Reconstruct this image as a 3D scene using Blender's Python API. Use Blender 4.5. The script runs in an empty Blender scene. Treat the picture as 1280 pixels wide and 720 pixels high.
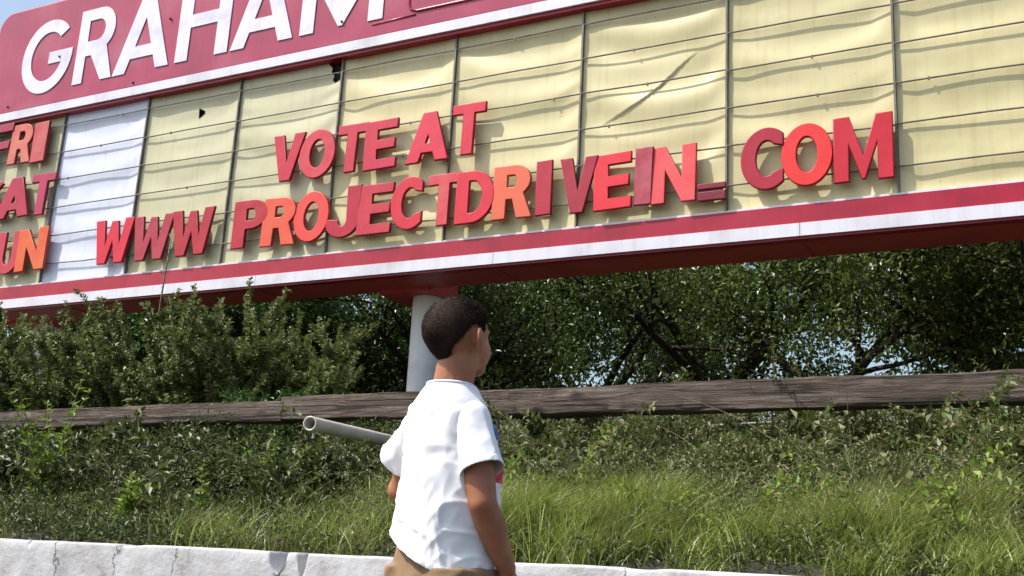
import bpy, math, random
import numpy as np
from mathutils import Vector, Matrix, noise

random.seed(7); RNG = np.random.default_rng(11)
scene = bpy.context.scene
C = scene.collection
HC = 0.70            # camera height
YS = 9.386           # sign face plane
PI = math.pi

# ------------------------------------------------------------------ helpers
def tag(o, label=None, cat=None, group=None, kind=None):
    if label: o['label'] = label
    if cat: o['category'] = cat
    if group: o['group'] = group
    if kind: o['kind'] = kind
    return o

def empty(name, loc=(0, 0, 0), rz=0):
    o = bpy.data.objects.new(name, None); C.objects.link(o)
    o.location = loc; o.rotation_euler = (0, 0, rz); o.empty_display_size = .1
    return o

class MB:
    """collects vertices and faces"""
    def __init__(s): s.v = []; s.f = []
    def add(s, vs, fs):
        n = len(s.v); s.v += [tuple(p) for p in vs]; s.f += [tuple(i + n for i in f) for f in fs]
    def box(s, x0, x1, y0, y1, z0, z1):
        s.add([(x0,y0,z0),(x1,y0,z0),(x1,y1,z0),(x0,y1,z0),(x0,y0,z1),(x1,y0,z1),(x1,y1,z1),(x0,y1,z1)],
              [(0,3,2,1),(4,5,6,7),(0,1,5,4),(1,2,6,5),(2,3,7,6),(3,0,4,7)])
    def tube(s, pts, rad, n=8, cap=True):
        pts = [Vector(p) for p in pts]
        if not hasattr(rad, '__len__'): rad = [rad] * len(pts)
        vs = []; up = Vector((.13, .21, .97))
        for i, p in enumerate(pts):
            t = (pts[min(i+1, len(pts)-1)] - pts[max(i-1, 0)]).normalized()
            a = t.cross(up)
            if a.length < .1: a = t.cross(Vector((1, 0, 0)))
            a.normalize(); b = t.cross(a)
            for k in range(n):
                w = 2*PI*k/n
                vs.append(p + (a*math.cos(w) + b*math.sin(w))*rad[i])
        fs = []
        for i in range(len(pts)-1):
            for k in range(n):
                fs.append((i*n+k, (i+1)*n+k, (i+1)*n+(k+1) % n, i*n+(k+1) % n))
        if cap:
            fs.append(tuple(range(n))); fs.append(tuple(reversed(range((len(pts)-1)*n, len(pts)*n))))
        s.add(vs, fs)
    def loft(s, rings, n=32, cap=True):
        """rings: (cx,cy,cz,rx,ry[,tilt_x[,power]])"""
        vs = []
        for r in rings:
            cx, cy, cz, rx, ry = r[:5]; tl = r[5] if len(r) > 5 else 0; pw = r[6] if len(r) > 6 else 1.0
            for k in range(n):
                w = 2*PI*k/n; c, d = math.cos(w), math.sin(w)
                x = rx*math.copysign(abs(c)**pw, c); y = ry*math.copysign(abs(d)**pw, d)
                vs.append((cx+x, cy+y, cz + tl*x))
        fs = []
        m = len(rings)
        for i in range(m-1):
            for k in range(n):
                fs.append((i*n+k, i*n+(k+1) % n, (i+1)*n+(k+1) % n, (i+1)*n+k))
        if cap:
            fs.append(tuple(reversed(range(n)))); fs.append(tuple(range((m-1)*n, m*n)))
        s.add(vs, fs)
    def ball(s, c, r, nu=20, nv=14, rot=None):
        if not hasattr(r, '__len__'): r = (r, r, r)
        vs = []; fs = []
        for j in range(nv+1):
            ph = PI*j/nv
            for i in range(nu):
                th = 2*PI*i/nu
                p = Vector((math.sin(ph)*math.cos(th)*r[0], math.sin(ph)*math.sin(th)*r[1], math.cos(ph)*r[2]))
                if rot: p = rot @ p
                vs.append(Vector(c)+p)
        for j in range(nv):
            for i in range(nu):
                fs.append((j*nu+i, (j+1)*nu+i, (j+1)*nu+(i+1) % nu, j*nu+(i+1) % nu))
        s.add(vs, fs)
    def limb(s, pts, rad, n=14):
        """rounded tapered chain"""
        s.tube(pts, rad, n)
        for p, r in zip(pts, rad): s.ball(p, r*.995, n, 10)
    def build(s, name, mat, parent=None, smooth=True):
        me = bpy.data.meshes.new(name); me.from_pydata(s.v, [], s.f); me.update()
        if smooth: me.polygons.foreach_set('use_smooth', [True]*len(me.polygons))
        return link(name, me, mat, parent)

def link(name, me, mat, parent=None):
    o = bpy.data.objects.new(name, me); C.objects.link(o)
    if mat and not me.materials: me.materials.append(mat)
    if parent: o.parent = parent
    return o

def shade_sharp(o, ang=35):
    me = o.data
    me.polygons.foreach_set('use_smooth', [True]*len(me.polygons))
    me.set_sharp_from_angle(angle=math.radians(ang))

def np_mesh(name, V, F, mat, parent=None, smooth=False):
    """V (n,3) float, F (m,k) int: fast"""
    me = bpy.data.meshes.new(name)
    V = np.asarray(V, np.float32); F = np.asarray(F, np.int32); k = F.shape[1]
    me.vertices.add(len(V)); me.vertices.foreach_set('co', V.ravel())
    me.loops.add(F.size); me.loops.foreach_set('vertex_index', F.ravel())
    me.polygons.add(len(F)); me.polygons.foreach_set('loop_start', np.arange(0, F.size, k, dtype=np.int32))
    me.polygons.foreach_set('use_smooth', np.full(len(F), smooth))
    me.update(calc_edges=True); me.validate()
    return link(name, me, mat, parent)

def remeshed(mb, voxel, smooth=3):
    me = bpy.data.meshes.new('t'); me.from_pydata(mb.v, [], mb.f); me.update()
    o = bpy.data.objects.new('t', me); C.objects.link(o)
    m = o.modifiers.new('r', 'REMESH'); m.mode = 'VOXEL'; m.voxel_size = voxel; m.use_smooth_shade = True
    if smooth:
        q = o.modifiers.new('s', 'SMOOTH'); q.factor = .6; q.iterations = smooth
    dg = bpy.context.evaluated_depsgraph_get(); dg.update()
    out = bpy.data.meshes.new_from_object(o.evaluated_get(dg))
    bpy.data.objects.remove(o); bpy.data.meshes.remove(me)
    return out

# ------------------------------------------------------------------ materials
def new_mat(name):
    m = bpy.data.materials.new(name); m.use_nodes = True
    nt = m.node_tree; b = nt.nodes['Principled BSDF']
    return m, nt, b
def N(nt, t, **kw):
    n = nt.nodes.new(t)
    for k, v in kw.items():
        if k in n.inputs: n.inputs[k].default_value = v
        else: setattr(n, k, v)
    return n
def ramp(nt, stops, src=None):
    r = nt.nodes.new('ShaderNodeValToRGB'); cr = r.color_ramp
    while len(cr.elements) < len(stops): cr.elements.new(.5)
    for e, (p, c) in zip(cr.elements, stops):
        e.position = p; e.color = (*c, 1) if len(c) == 3 else c
    if src is not None: nt.links.new(src, r.inputs[0])
    return r
def coords(nt, scale=(1, 1, 1), kind='Object'):
    tc = nt.nodes.new('ShaderNodeTexCoord'); mp = nt.nodes.new('ShaderNodeMapping')
    mp.inputs['Scale'].default_value = scale
    nt.links.new(tc.outputs[kind], mp.inputs[0]); return mp.outputs[0]
def bump(nt, b, src, strength=.3, dist=.01):
    n = nt.nodes.new('ShaderNodeBump'); n.inputs['Strength'].default_value = strength; n.inputs['Distance'].default_value = dist
    nt.links.new(src, n.inputs['Height']); nt.links.new(n.outputs[0], b.inputs['Normal'])

def noisy(name, stops, scale=3, rough=.6, detail=6, stretch=(1, 1, 1), bs=0, bd=.01, bscale=None, spec=.5, rvar=0):
    m, nt, b = new_mat(name)
    co = coords(nt, stretch)
    n = N(nt, 'ShaderNodeTexNoise', Scale=scale, Detail=detail, Roughness=.6); nt.links.new(co, n.inputs['Vector'])
    r = ramp(nt, stops, n.outputs[0]); nt.links.new(r.outputs[0], b.inputs['Base Color'])
    b.inputs['Roughness'].default_value = rough; b.inputs['Specular IOR Level'].default_value = spec
    if bs:
        n2 = N(nt, 'ShaderNodeTexNoise', Scale=bscale or scale*4, Detail=6); nt.links.new(co, n2.inputs['Vector'])
        bump(nt, b, n2.outputs[0], bs, bd)
    return m

def leaf_mat(name, cols, rough=.5, trans=.25, spec=.5, patch=None):
    """cols: list of colours picked per leaf"""
    m, nt, b = new_mat(name)
    g = nt.nodes.new('ShaderNodeNewGeometry')
    cols = [(c[0]*1.25, c[1]*1.2, c[2]*1.1) for c in cols]
    st = [(i/max(1, len(cols)-1), c) for i, c in enumerate(cols)]
    r = ramp(nt, st, g.outputs['Random Per Island'])
    src = r.outputs[0]
    if patch:   # larger patches of another tint: new growth
        co = coords(nt)
        n = N(nt, 'ShaderNodeTexNoise', Scale=patch[1], Detail=2); nt.links.new(co, n.inputs['Vector'])
        rr = ramp(nt, [(.5, (0, 0, 0)), (.62, (1, 1, 1))], n.outputs[0])
        mx = N(nt, 'ShaderNodeMix', data_type='RGBA'); nt.links.new(rr.outputs[0], mx.inputs[0])
        nt.links.new(src, mx.inputs[6]); mx.inputs[7].default_value = (*patch[0], 1)
        src = mx.outputs[2]
    nt.links.new(src, b.inputs['Base Color'])
    b.inputs['Roughness'].default_value = rough; b.inputs['Specular IOR Level'].default_value = spec
    t = nt.nodes.new('ShaderNodeBsdfTranslucent'); nt.links.new(src, t.inputs[0])
    ms = nt.nodes.new('ShaderNodeMixShader'); ms.inputs[0].default_value = trans
    nt.links.new(b.outputs[0], ms.inputs[1]); nt.links.new(t.outputs[0], ms.inputs[2])
    nt.links.new(ms.outputs[0], nt.nodes['Material Output'].inputs[0])
    return m

M = {}
def paint(name, col, rough=.35, fade=.15, scale=1.2, drips=.35):
    """aged sign enamel: faded patches, dirt streaks running down"""
    m, nt, b = new_mat(name)
    co = coords(nt); n = N(nt, 'ShaderNodeTexNoise', Scale=scale, Detail=5); nt.links.new(co, n.inputs['Vector'])
    pale = tuple(c + (.62-c)*fade for c in col); dk = tuple(c*.78 for c in col)
    r = ramp(nt, [(.3, dk), (.5, col), (.72, pale)], n.outputs[0])
    cs = coords(nt, (9, 9, .35)); n2 = N(nt, 'ShaderNodeTexNoise', Scale=2, Detail=4); nt.links.new(cs, n2.inputs['Vector'])
    r2 = ramp(nt, [(.36, (.45, .42, .38)), (.52, (1, 1, 1))], n2.outputs[0])
    mx = N(nt, 'ShaderNodeMix', data_type='RGBA', blend_type='MULTIPLY'); mx.inputs[0].default_value = drips
    nt.links.new(r.outputs[0], mx.inputs[6]); nt.links.new(r2.outputs[0], mx.inputs[7])
    nt.links.new(mx.outputs[2], b.inputs['Base Color']); b.inputs['Roughness'].default_value = rough
    bump(nt, b, n.outputs[0], .08, .02)
    return m
M['header'] = paint('header_red', (.37, .022, .082), .3, .10, 1.2, .16)
M['crimson'] = paint('crimson', (.38, .005, .032), .38, .02, 2.5, .15)
M['under'] = paint('underside_red', (.60, .06, .06), .45, .03, 1.5, .1)
M['white'] = paint('sign_white', (.70, .69, .77), .35, .06, 2, .13)
M['pole'] = paint('pole_white', (.84, .84, .85), .45, .05, 2, .06)
M['metal'] = noisy('rail_metal', [(.3, (.09, .075, .06)), (.6, (.2, .18, .15)), (.8, (.16, .08, .04))], 8, .5)
M['dark'] = noisy('dark_cavity', [(.3, (.02, .02, .022)), (.7, (.05, .05, .05))], 3, .9)

def sheet_mat(name, col, trans=.12):
    m, nt, b = new_mat(name)
    co = coords(nt); n = N(nt, 'ShaderNodeTexNoise', Scale=.8, Detail=7, Roughness=.68); nt.links.new(co, n.inputs['Vector'])
    dk = (col[0]*.84, col[1]*.83, col[2]*.78); lt = tuple(min(.9, c*1.06) for c in col)
    r = ramp(nt, [(.32, dk), (.5, col), (.7, lt)], n.outputs[0])
    cs = coords(nt, (14, 14, .4)); n2 = N(nt, 'ShaderNodeTexNoise', Scale=1.5, Detail=5); nt.links.new(cs, n2.inputs['Vector'])
    r2 = ramp(nt, [(.30, (.72, .7, .62)), (.45, (1, 1, 1))], n2.outputs[0])
    # specks of dirt and rust
    v = N(nt, 'ShaderNodeTexNoise', Scale=26, Detail=2); nt.links.new(co, v.inputs['Vector'])
    r3 = ramp(nt, [(.20, (.25, .22, .17)), (.225, (1, 1, 1))], v.outputs[0])
    m1 = N(nt, 'ShaderNodeMix', data_type='RGBA', blend_type='MULTIPLY'); m1.inputs[0].default_value = .3
    nt.links.new(r.outputs[0], m1.inputs[6]); nt.links.new(r2.outputs[0], m1.inputs[7])
    m2 = N(nt, 'ShaderNodeMix', data_type='RGBA', blend_type='MULTIPLY'); m2.inputs[0].default_value = .8
    nt.links.new(m1.outputs[2], m2.inputs[6]); nt.links.new(r3.outputs[0], m2.inputs[7])
    nt.links.new(m2.outputs[2], b.inputs['Base Color'])
    b.inputs['Roughness'].default_value = .42
    bump(nt, b, n.outputs[0], .12, .02)
    return m
M['cream'] = sheet_mat('cream_sheet', (.625, .56, .31))
M['cream_grey'] = sheet_mat('dimmed_cream_sheet', (.55, .53, .34))  # greyer copy of cream: weaker light on the left sheets put into colour
M['white_sheet'] = sheet_mat('white_sheet', (.66, .70, .84))

def letter_mat(col, col2=None):
    """translucent moulded plastic, sun faded"""
    key = ('L', col, col2)
    if key in M: return M[key]
    m, nt, b = new_mat('letter_plastic')
    co = coords(nt); n = N(nt, 'ShaderNodeTexNoise', Scale=3.2, Detail=7, Roughness=.62); nt.links.new(co, n.inputs['Vector'])
    c2 = col2 or tuple(min(.9, c*1.12 + .012) for c in col)
    r = ramp(nt, [(.36, col), (.62, c2)], n.outputs[0])
    nt.links.new(r.outputs[0], b.inputs['Base Color']); b.inputs['Roughness'].default_value = .3
    n2 = N(nt, 'ShaderNodeTexNoise', Scale=40, Detail=3); nt.links.new(co, n2.inputs['Vector'])
    rr = ramp(nt, [(.3, (.38,)*3), (.7, (.6,)*3)], n2.outputs[0]); nt.links.new(rr.outputs[0], b.inputs['Roughness'])
    t = nt.nodes.new('ShaderNodeBsdfTranslucent'); nt.links.new(r.outputs[0], t.inputs[0])
    ms = nt.nodes.new('ShaderNodeMixShader'); ms.inputs[0].default_value = .22
    nt.links.new(b.outputs[0], ms.inputs[1]); nt.links.new(t.outputs[0], ms.inputs[2])
    nt.links.new(ms.outputs[0], nt.nodes['Material Output'].inputs[0])
    M[key] = m; return m
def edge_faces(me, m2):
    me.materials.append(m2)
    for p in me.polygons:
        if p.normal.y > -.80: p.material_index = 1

# ------------------------------------------------------------------ letter outlines (unit height)
def arc(cx, cy, rx, ry, a0, a1, n=18):
    return [(cx+rx*math.cos(math.radians(a0+(a1-a0)*i/n)), cy+ry*math.sin(math.radians(a0+(a1-a0)*i/n))) for i in range(n+1)]
def stroke(pts, w):
    L, R_ = [], []
    for i, p in enumerate(pts):
        a = pts[max(0, i-1)]; b = pts[min(len(pts)-1, i+1)]
        dx, dy = b[0]-a[0], b[1]-a[1]; l = math.hypot(dx, dy); nx, ny = -dy/l*w/2, dx/l*w/2
        L.append((p[0]+nx, p[1]+ny)); R_.append((p[0]-nx, p[1]-ny))
    return L + R_[::-1]
def glyph(ch, v=.27, h=.2):
    """v stem width, h bar height -> (contours, natural width)"""
    if ch == 'I': return [[(0,0),(0,1),(v,1),(v,0)]], v
    if ch == 'T': w=.76; c=(w-v)/2; return [[(c,0),(c,1-h),(0,1-h),(0,1),(w,1),(w,1-h),(w-c,1-h),(w-c,0)]], w
    if ch == 'E':
        w=.68; m=.5-h/2
        return [[(0,0),(0,1),(w,1),(w,1-h),(v,1-h),(v,m+h),(w*.94,m+h),(w*.94,m),(v,m),(v,h),(w,h),(w,0)]], w
    if ch == 'F':
        w=.66; m=.46-h/2
        return [[(0,0),(0,1),(w,1),(w,1-h),(v,1-h),(v,m+h),(w*.92,m+h),(w*.92,m),(v,m),(v,0)]], w
    if ch == 'H':
        w=.80; m=.5-h/2
        return [[(0,0),(0,1),(v,1),(v,m+h),(w-v,m+h),(w-v,1),(w,1),(w,0),(w-v,0),(w-v,m),(v,m),(v,0)]], w
    if ch == 'A':
        w=.9; tw=v*1.02; a=(w-tw)/2; zb=.18; zt=zb+h*.95
        s=a; # outer slope dx per unit height
        ix = lambda z: v*1.04 + s*z           # inner edge of left leg
        top = (w/2 - v*1.04)/s
        out = [(0,0),(a,1),(w-a,1),(w,0),(w-v*1.04,0),(w-ix(zb),zb),(ix(zb),zb),(v*1.04,0)]
        hole = [(ix(zt),zt),(w/2,min(top,.93)),(w-ix(zt),zt)]
        return [out, hole], w
    if ch == 'V':
        w=.86; k=v*1.04
        return [[(0,1),(k,1),(w/2,.40 if v>.24 else .28),(w-k,1),(w,1),(w/2+v*.52,0),(w/2-v*.52,0)]], w
    if ch == 'W':
        return [[(0,1),(.24,1),(.335,.42),(.44,.96),(.61,.96),(.715,.42),(.81,1),(1.05,1),(.87,0),(.64,0),(.525,.50),(.41,0),(.18,0)]], 1.05
    if ch == 'M':
        w=1.02 if v>.24 else 1.12; y=.36
        return [[(0,0),(0,1),(v*1.05,1),(w/2,y+.02),(w-v*1.05,1),(w,1),(w,0),(w-v,0),(w-v,.56),(w/2+.03,.02),(w/2-.03,.02),(v,.56),(v,0)]], w
    if ch == 'N':
        w=.84
        return [[(0,0),(0,1),(v*.98,1),(w-v,.44),(w-v,1),(w,1),(w,0),(w-v*.98,0),(v,.56),(v,0)]], w
    if ch == 'O':
        w=.84
        return [arc(w/2,.5,w/2,.52,0,350,35), arc(w/2,.5,w/2-v*.93,.52-h*1.12,0,350,35)], w
    if ch == 'C':
        o = arc(.42,.5,.42,.52,50,310,30); i = arc(.42,.5,.42-v*.93,.52-h*1.12,308,52,24); x=o[0][0]
        return [o + [(x,.31)] + i + [(x,.69)]], x
    if ch == 'G':
        cx=.5; rx=.5; ry=.52; ix=rx-v*.95; iy=ry-h*1.05
        o = arc(cx,.5,rx,ry,42,355,34); i = arc(cx,.5,ix,iy,-18,-314,32)
        return [o + [(1.0,.55),(.54,.55),(.54,.55-h),(cx+ix*.93,.55-h)] + i], 1.0
    if ch == 'J':
        r=.33; xr=.62
        o = arc(xr-r,r-.01,r,r+.01,0,-168,16); i = arc(xr-r,r,r-v*.93,r-h*1.02,-160,0,12)
        return [[(xr-v,1),(xr,1)] + o + [(0,.37)] + [(.2,.34)] + i], xr
    if ch == 'P':
        w=.7
        return [[(0,0),(0,1)] + arc(.38,.69,w-.38,.31,90,-90) + [(v,.38),(v,0)],
                [(v,1-h*.95)] + arc(.38,.69,w-.38-v*.93,.31-h*.95,90,-90) + [(v,.38+h*.95)]], w
    if ch == 'R':
        w=.78
        return [[(0,0),(0,1)] + arc(.4,.70,w-.06-.4,.30,90,-52) + [(w,0),(w-v*1.12,0),(v+.11,.36),(v,.36),(v,0)],
                [(v,1-h*.95)] + arc(.38,.70,w-.08-.38-v*.9,.30-h*.95,90,-90) + [(v,.40+h*.95)]], w
    if ch == 'D':
        w=.8
        return [[(0,0),(0,1)] + arc(.34,.5,w-.34,.5,90,-90,24),
                [(v,1-h*.98)] + arc(.34,.5,w-.34-v*.95,.5-h*.98,90,-90,20) + [(v,h*.98)]], w
    if ch == 'U':
        w=.8; r=w/2
        return [[(0,1),(v,1)] + arc(r,r,r-v,r-h*1.02,180,360,16) + [(w-v,1),(w,1)] + arc(r,r-.01,r,r+.01,0,-180,22)], w
    if ch == 'S':
        c = arc(.36,.73,.25,.17,28,270,16) + arc(.36,.27,.25,.17,90,-152,16)[1:]
        return [stroke(c, .215)], .72
def extrude_glyph(cons, sx, sz, depth, bev, slant=0):
    cu = bpy.data.curves.new('g', 'CURVE'); cu.dimensions = '2D'; cu.fill_mode = 'BOTH'
    cu.extrude = depth/2 - bev; cu.bevel_depth = bev; cu.bevel_resolution = 2; cu.offset = -bev
    for c in cons:
        s = cu.splines.new('POLY'); s.points.add(len(c)-1); s.use_cyclic_u = True
        for p, (x, y) in zip(s.points, c): p.co = (x*sx + slant*y, y*sz, 0, 1)
    o = bpy.data.objects.new('g', cu); C.objects.link(o)
    dg = bpy.context.evaluated_depsgraph_get(); dg.update()
    me = bpy.data.meshes.new_from_object(o.evaluated_get(dg))
    bpy.data.objects.remove(o); bpy.data.curves.remove(cu)
    me.transform(Matrix.Rotation(PI/2, 4, 'X'))     # stands up, faces -Y
    return me

# ------------------------------------------------------------------ marquee sign
X0 = -11.814; PW = 1.5                      # divider pitch
DIV = [X0 + PW*i for i in range(-1, 11)]    # 12 dividers, 11 panels
SL, SR = DIV[0]-.06, DIV[-1]+.06
ZB = 3.289+HC-.0; ZBOT = 2.975+HC           # panel bottom / cabinet bottom
ZT = 5.642+HC; KR = .3835; Z1 = 5.461+HC    # panel top, rail pitch, first rail
ZH0 = 5.642+HC; ZH1 = 7.36+HC               # header
sign = empty('marquee_sign', (-6.47, 10.2, 0))
tag(sign, 'long roadside cinema marquee, red header board over cream panels, raised on white poles', 'marquee sign')
OFF = Vector((6.47, -10.2, 0))
def on_sign(o):
    o.parent = sign; o.location = OFF + o.location; return o

b = MB(); b.box(SL, SR, YS+.02+.06, YS+.56, ZBOT, ZH0)
o = on_sign(b.build('cabinet', M['under'], None, False))
b = MB()   # lower band framing: crimson fascia, slightly proud
b.box(SL-.01, SR+.01, YS-.035, YS+.075, 3.118+HC, 3.285+HC)
on_sign(b.build('crimson_band', M['crimson'], None, False))
b = MB(); b.box(SL-.01, SR+.01, YS-.02, YS+.077, ZBOT+.002, 2.996+HC)
on_sign(b.build('bottom_rim', M['crimson'], None, False))
# white stripe in lengths, each with a joint
for i, (xa, xb) in enumerate(((SL-.012, -8.24), (-8.234, -5.2), (-5.194, -2.15), (-2.144, .9), (.906, SR+.012))):
    b = MB(); b.box(xa, xb, YS-.045, YS+.078, 2.998+HC, 3.116+HC)
    o = on_sign(b.build('white_stripe', M['white'], None, False))
b = MB(); b.box(SL-.01, SR+.01, YS-.03, YS+.074, 3.2855+HC, 3.305+HC)
on_sign(b.build('sill_lip', M['white'], None, False))
# soffit seams
for x in (-11.3, -8.24, -5.2, -2.15, .9):
    b = MB(); b.box(x-.008, x+.008, YS+.09, YS+.55, ZBOT-.006, ZBOT-.001); on_sign(b.build('soffit_seam', M['crimson'], None, False))

# header: box with rounded upper left corner
def rounded_prism(x0, x1, z0, z1, r, ya, yb, corner='tl'):
    n = 10; P = [(x0, z0), (x1, z0), (x1, z1-r)] + [(x1-r+r*math.cos(t*PI/2/n), z1-r+r*math.sin(t*PI/2/n)) for t in range(1, n+1)]
    P += [(x0+r-r*math.sin(t*PI/2/n), z1-r+r*math.cos(t*PI/2/n)) for t in range(0, n+1)]
    k = len(P); b = MB()
    b.add([(x, ya, z) for x, z in P] + [(x, yb, z) for x, z in P],
          [tuple(range(k)), tuple(reversed(range(k, 2*k)))] + [(i, i+k, (i+1) % k + k, (i+1) % k) for i in range(k)])
    return b
hx0 = SL-.03
b = rounded_prism(hx0, SR+.03, 5.775+HC, ZH1, .28, YS-.10, YS+.50)
hd = on_sign(b.build('header_board', M['header'], None, False)); shade_sharp(hd)
bm = hd.modifiers.new('b', 'BEVEL'); bm.width = .035; bm.segments = 3; bm.limit_method = 'ANGLE'; bm.angle_limit = math.radians(50)
b = MB(); b.box(hx0-.004, SR+.034, YS-.118, YS+.51, 5.653+HC, 5.775+HC-.003)
b.v = b.v; on_sign(b.build('header_stripe', M['white'], None, False))
b = MB(); b.box(hx0, SR+.03, YS-.09, YS+.50, 5.615+HC, 5.650+HC)
on_sign(b.build('header_lip', M['crimson'], None, False))
b = MB(); b.box(hx0+.01, SR+.02, YS-.112, YS-.098, 5.782+HC, 5.90+HC)
on_sign(b.build('lower_molding', M['header'], None, False))
# raised panel frame on the right hand part of the header
b = MB(); fx0, fx1, fz0, fz1 = -6.42, SR-.12, 5.985+HC, ZH1-.12; w = .018
b.tube([(fx0, YS-.1, fz1), (fx0, YS-.1, fz0+.12), (fx0+.035, YS-.1, fz0+.035), (fx0+.12, YS-.1, fz0), (fx1, YS-.1, fz0), (fx1, YS-.1, fz1), (fx0, YS-.1, fz1)], w, 8)
on_sign(b.build('raised_frame', M['header'], None))
b = MB(); b.tube([(-6.9, YS-.1, 5.93+HC), (fx0+.1, YS-.1, 5.945+HC)], .012, 6); on_sign(b.build('raised_frame', M['header'], None))
# painted letters on the header, each a cut shape
HL = [('G', -12.764, -11.79), ('R', -11.70, -10.98), ('A', -10.965, -9.99), ('H', -9.885, -9.03), ('A', -8.985, -8.03), ('M', -7.93, -6.76)]
M['hletter'] = paint('header_letter_white', (.72, .70, .82), .35, .05, 3, .1)
for ch, xa, xb in HL:
    cons, w = glyph(ch, .195, .165)
    me = extrude_glyph(cons, (xb-xa)/w, 1.075 if ch != 'G' else 1.05, .012, .002)
    o = link('painted_letter', me, M['hletter']); o.location = (xa, YS-.106, 5.985+HC)
    on_sign(o)
# small bulb sockets on the header face
for x, z in ((-10.05, 6.63), (-12.02, 6.46), (-7.32, 6.05), (-10.55, 5.83), (-8.9, 7.1), (-12.9, 5.86)):
    b = MB(); b.ball((x, YS-.115, z+HC), (.014, .018, .015), 10, 8); on_sign(b.build('bulb_socket', M['dark'], None))

# ---- panel sheets with buckles
def sheet(i, mat):
    xa, xb = DIV[i]+.012, DIV[i+1]-.012; nx, nz = (120, 200) if i in (2, 3, 6) else (64, 110)
    rr = random.Random(40+i); ph = rr.uniform(0, 6.28); sg = rr.uniform(.30, .55); ph2 = rr.uniform(0, 6.28); am = rr.uniform(.40, .78)
    skew = rr.uniform(-.25, .25)
    if i < 4: am *= .6
    if i == 1: am = .35
    V = []; zb, zt = ZB+.018, ZT
    for j in range(nz+1):
        z = zb + (zt-zb)*j/nz
        for k in range(nx+1):
            u = k/nx; x = xa + (xb-xa)*u
            arcv = (1-(2*u-1+skew)**2)
            q = (z - Z1)/KR
            # swags between the rails, pinned at the dividers
            pin = min(1, 9*min(u, 1-u))
            wv = math.sin(2*PI*(q + sg*arcv) + ph) * .0085
            wv += math.sin(2*PI*(q*.5 + .8*sg*arcv + .3*u) + ph2) * .014
            wv += .012*noise.noise(Vector((x*.9, z*2.2, i*3.7))) + .003*noise.noise(Vector((x*2.2, z*5, i)))
            wr = .0016*math.sin(30*z + 6*arcv + 3*noise.noise(Vector((x*2, z*2, 5))))*max(0, noise.noise(Vector((x*1.3+4, z*1.2, i*9)))*2)
            back = .014*min(1, 2.2*(1-(2*u-1)**2))*(.75+.5*noise.noise(Vector((i*2.3, z*.8, 0))))
            if i == 6:      # the sheet has slipped: sharp diagonal crease
                ax_, az_, bx_, bz_ = -3.95, 4.40+HC, -3.08, 4.93+HC; ll = math.hypot(bx_-ax_, bz_-az_)
                tt = ((x-ax_)*(bx_-ax_)+(z-az_)*(bz_-az_))/ll/ll; sd_ = ((z-az_)*(bx_-ax_)-(x-ax_)*(bz_-az_))/ll + .035*math.sin(tt*5)
                if sd_ > 0 and -.15 < tt < 1: back -= .015*math.exp(-sd_/.16)*max(0, math.sin(PI*min(1, max(0, (tt+.15)/1.15))))**.6
            V.append((x, YS + (wv*am*pin + wr + back), z))
    def holed(x, z):
        if i == 3:   # torn upper right corner
            if z > ZT-.30 and x > xb-.10-.10*((z-(ZT-.30))/.30)**1.2 - .012*math.sin(z*60) and z > ZT-.30+.05*max(0, (x-xb+.12)/.1) : return True
        if i == 2:   # small arrow shaped hole
            dx, dz = x+9.433, z-(5.299+HC)
            if -.045 < dx < .055 and abs(dz) < .075*(1-(dx+.045)/.1*.7): return True
        if i == 8 and -3.0 < x < -2.96 and 3.93 < z-HC < 3.99-.3: return True
        return False
    F = []
    for j in range(nz):
        for k in range(nx):
            a = j*(nx+1)+k
            c = V[a]
            if holed(c[0]+.012, c[2]+.012): continue
            F.append((a, a+1, a+nx+2, a+nx+1))
    o = np_mesh('panel_sheet', V, F, mat, None, True)
    return on_sign(o)
for i in range(11):
    sheet(i, M['white_sheet'] if i == 1 else M['cream_grey'] if i in (0, 2, 3) else M['cream'])
# near-black slab close behind sheets: cabinet's inner shade painted for the tears
b = MB(); b.box(SL+.05, SR-.05, YS+.072, YS+.0785, ZB, ZT-.03); on_sign(b.build('shade_backing', M['dark'], None, False))

for i, x in enumerate(DIV):
    b = MB(); b.box(x-.009, x+.009, YS-.034, YS+.05, ZB+.014, ZT-.028)
    d = on_sign(b.build('divider', M['metal'], None, False))
for i in range(11):
    for r in range(6):
        z = Z1 - KR*r; rr = random.Random(i*10+r); s1, s2, s3 = (rr.uniform(-.008, .008) for _ in range(3))
        b = MB(); xa, xb = DIV[i]+.011, DIV[i+1]-.011
        b.tube([(xa, YS-.030, z+s1), ((xa+xb)/2, YS-.030, z+s2), (xb, YS-.030, z+s3)], .0082, 6)
        # clips
        for t in ((rr.uniform(.15, .85),) if rr.random() < .55 else ()):
            x = xa+(xb-xa)*t; b.box(x-.008, x+.008, YS-.040, YS-.022, z+s2-.020, z+s2+.009)
        o = on_sign(b.build('rail', M['metal'], None, False)); shade_sharp(o)

# girder and poles
b = MB(); b.box(-6.91, -6.27, YS+.48, 10.50, 2.935+HC, 3.30+HC); on_sign(b.build('girder', M['under'], None, False))
b = MB(); b.box(-6.905, -6.893, YS+.5, YS+.52, 2.93+HC, 3.0+HC); 
for px_ in (-6.47, -12.55, .98):
    b = MB(); b.tube([(px_, 10.2, .9), (px_, 10.2, 2.2+HC), (px_, 10.2, 2.955+HC)], .168, 40)
    o = b.build('pole', M['pole'], None); shade_sharp(o); on_sign(o)
    if px_ != -6.47:
        b = MB(); b.box(px_-.44, px_+.2, YS+.48, 10.50, 2.935+HC, 3.30+HC); on_sign(b.build('girder', M['under'], None, False))

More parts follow.
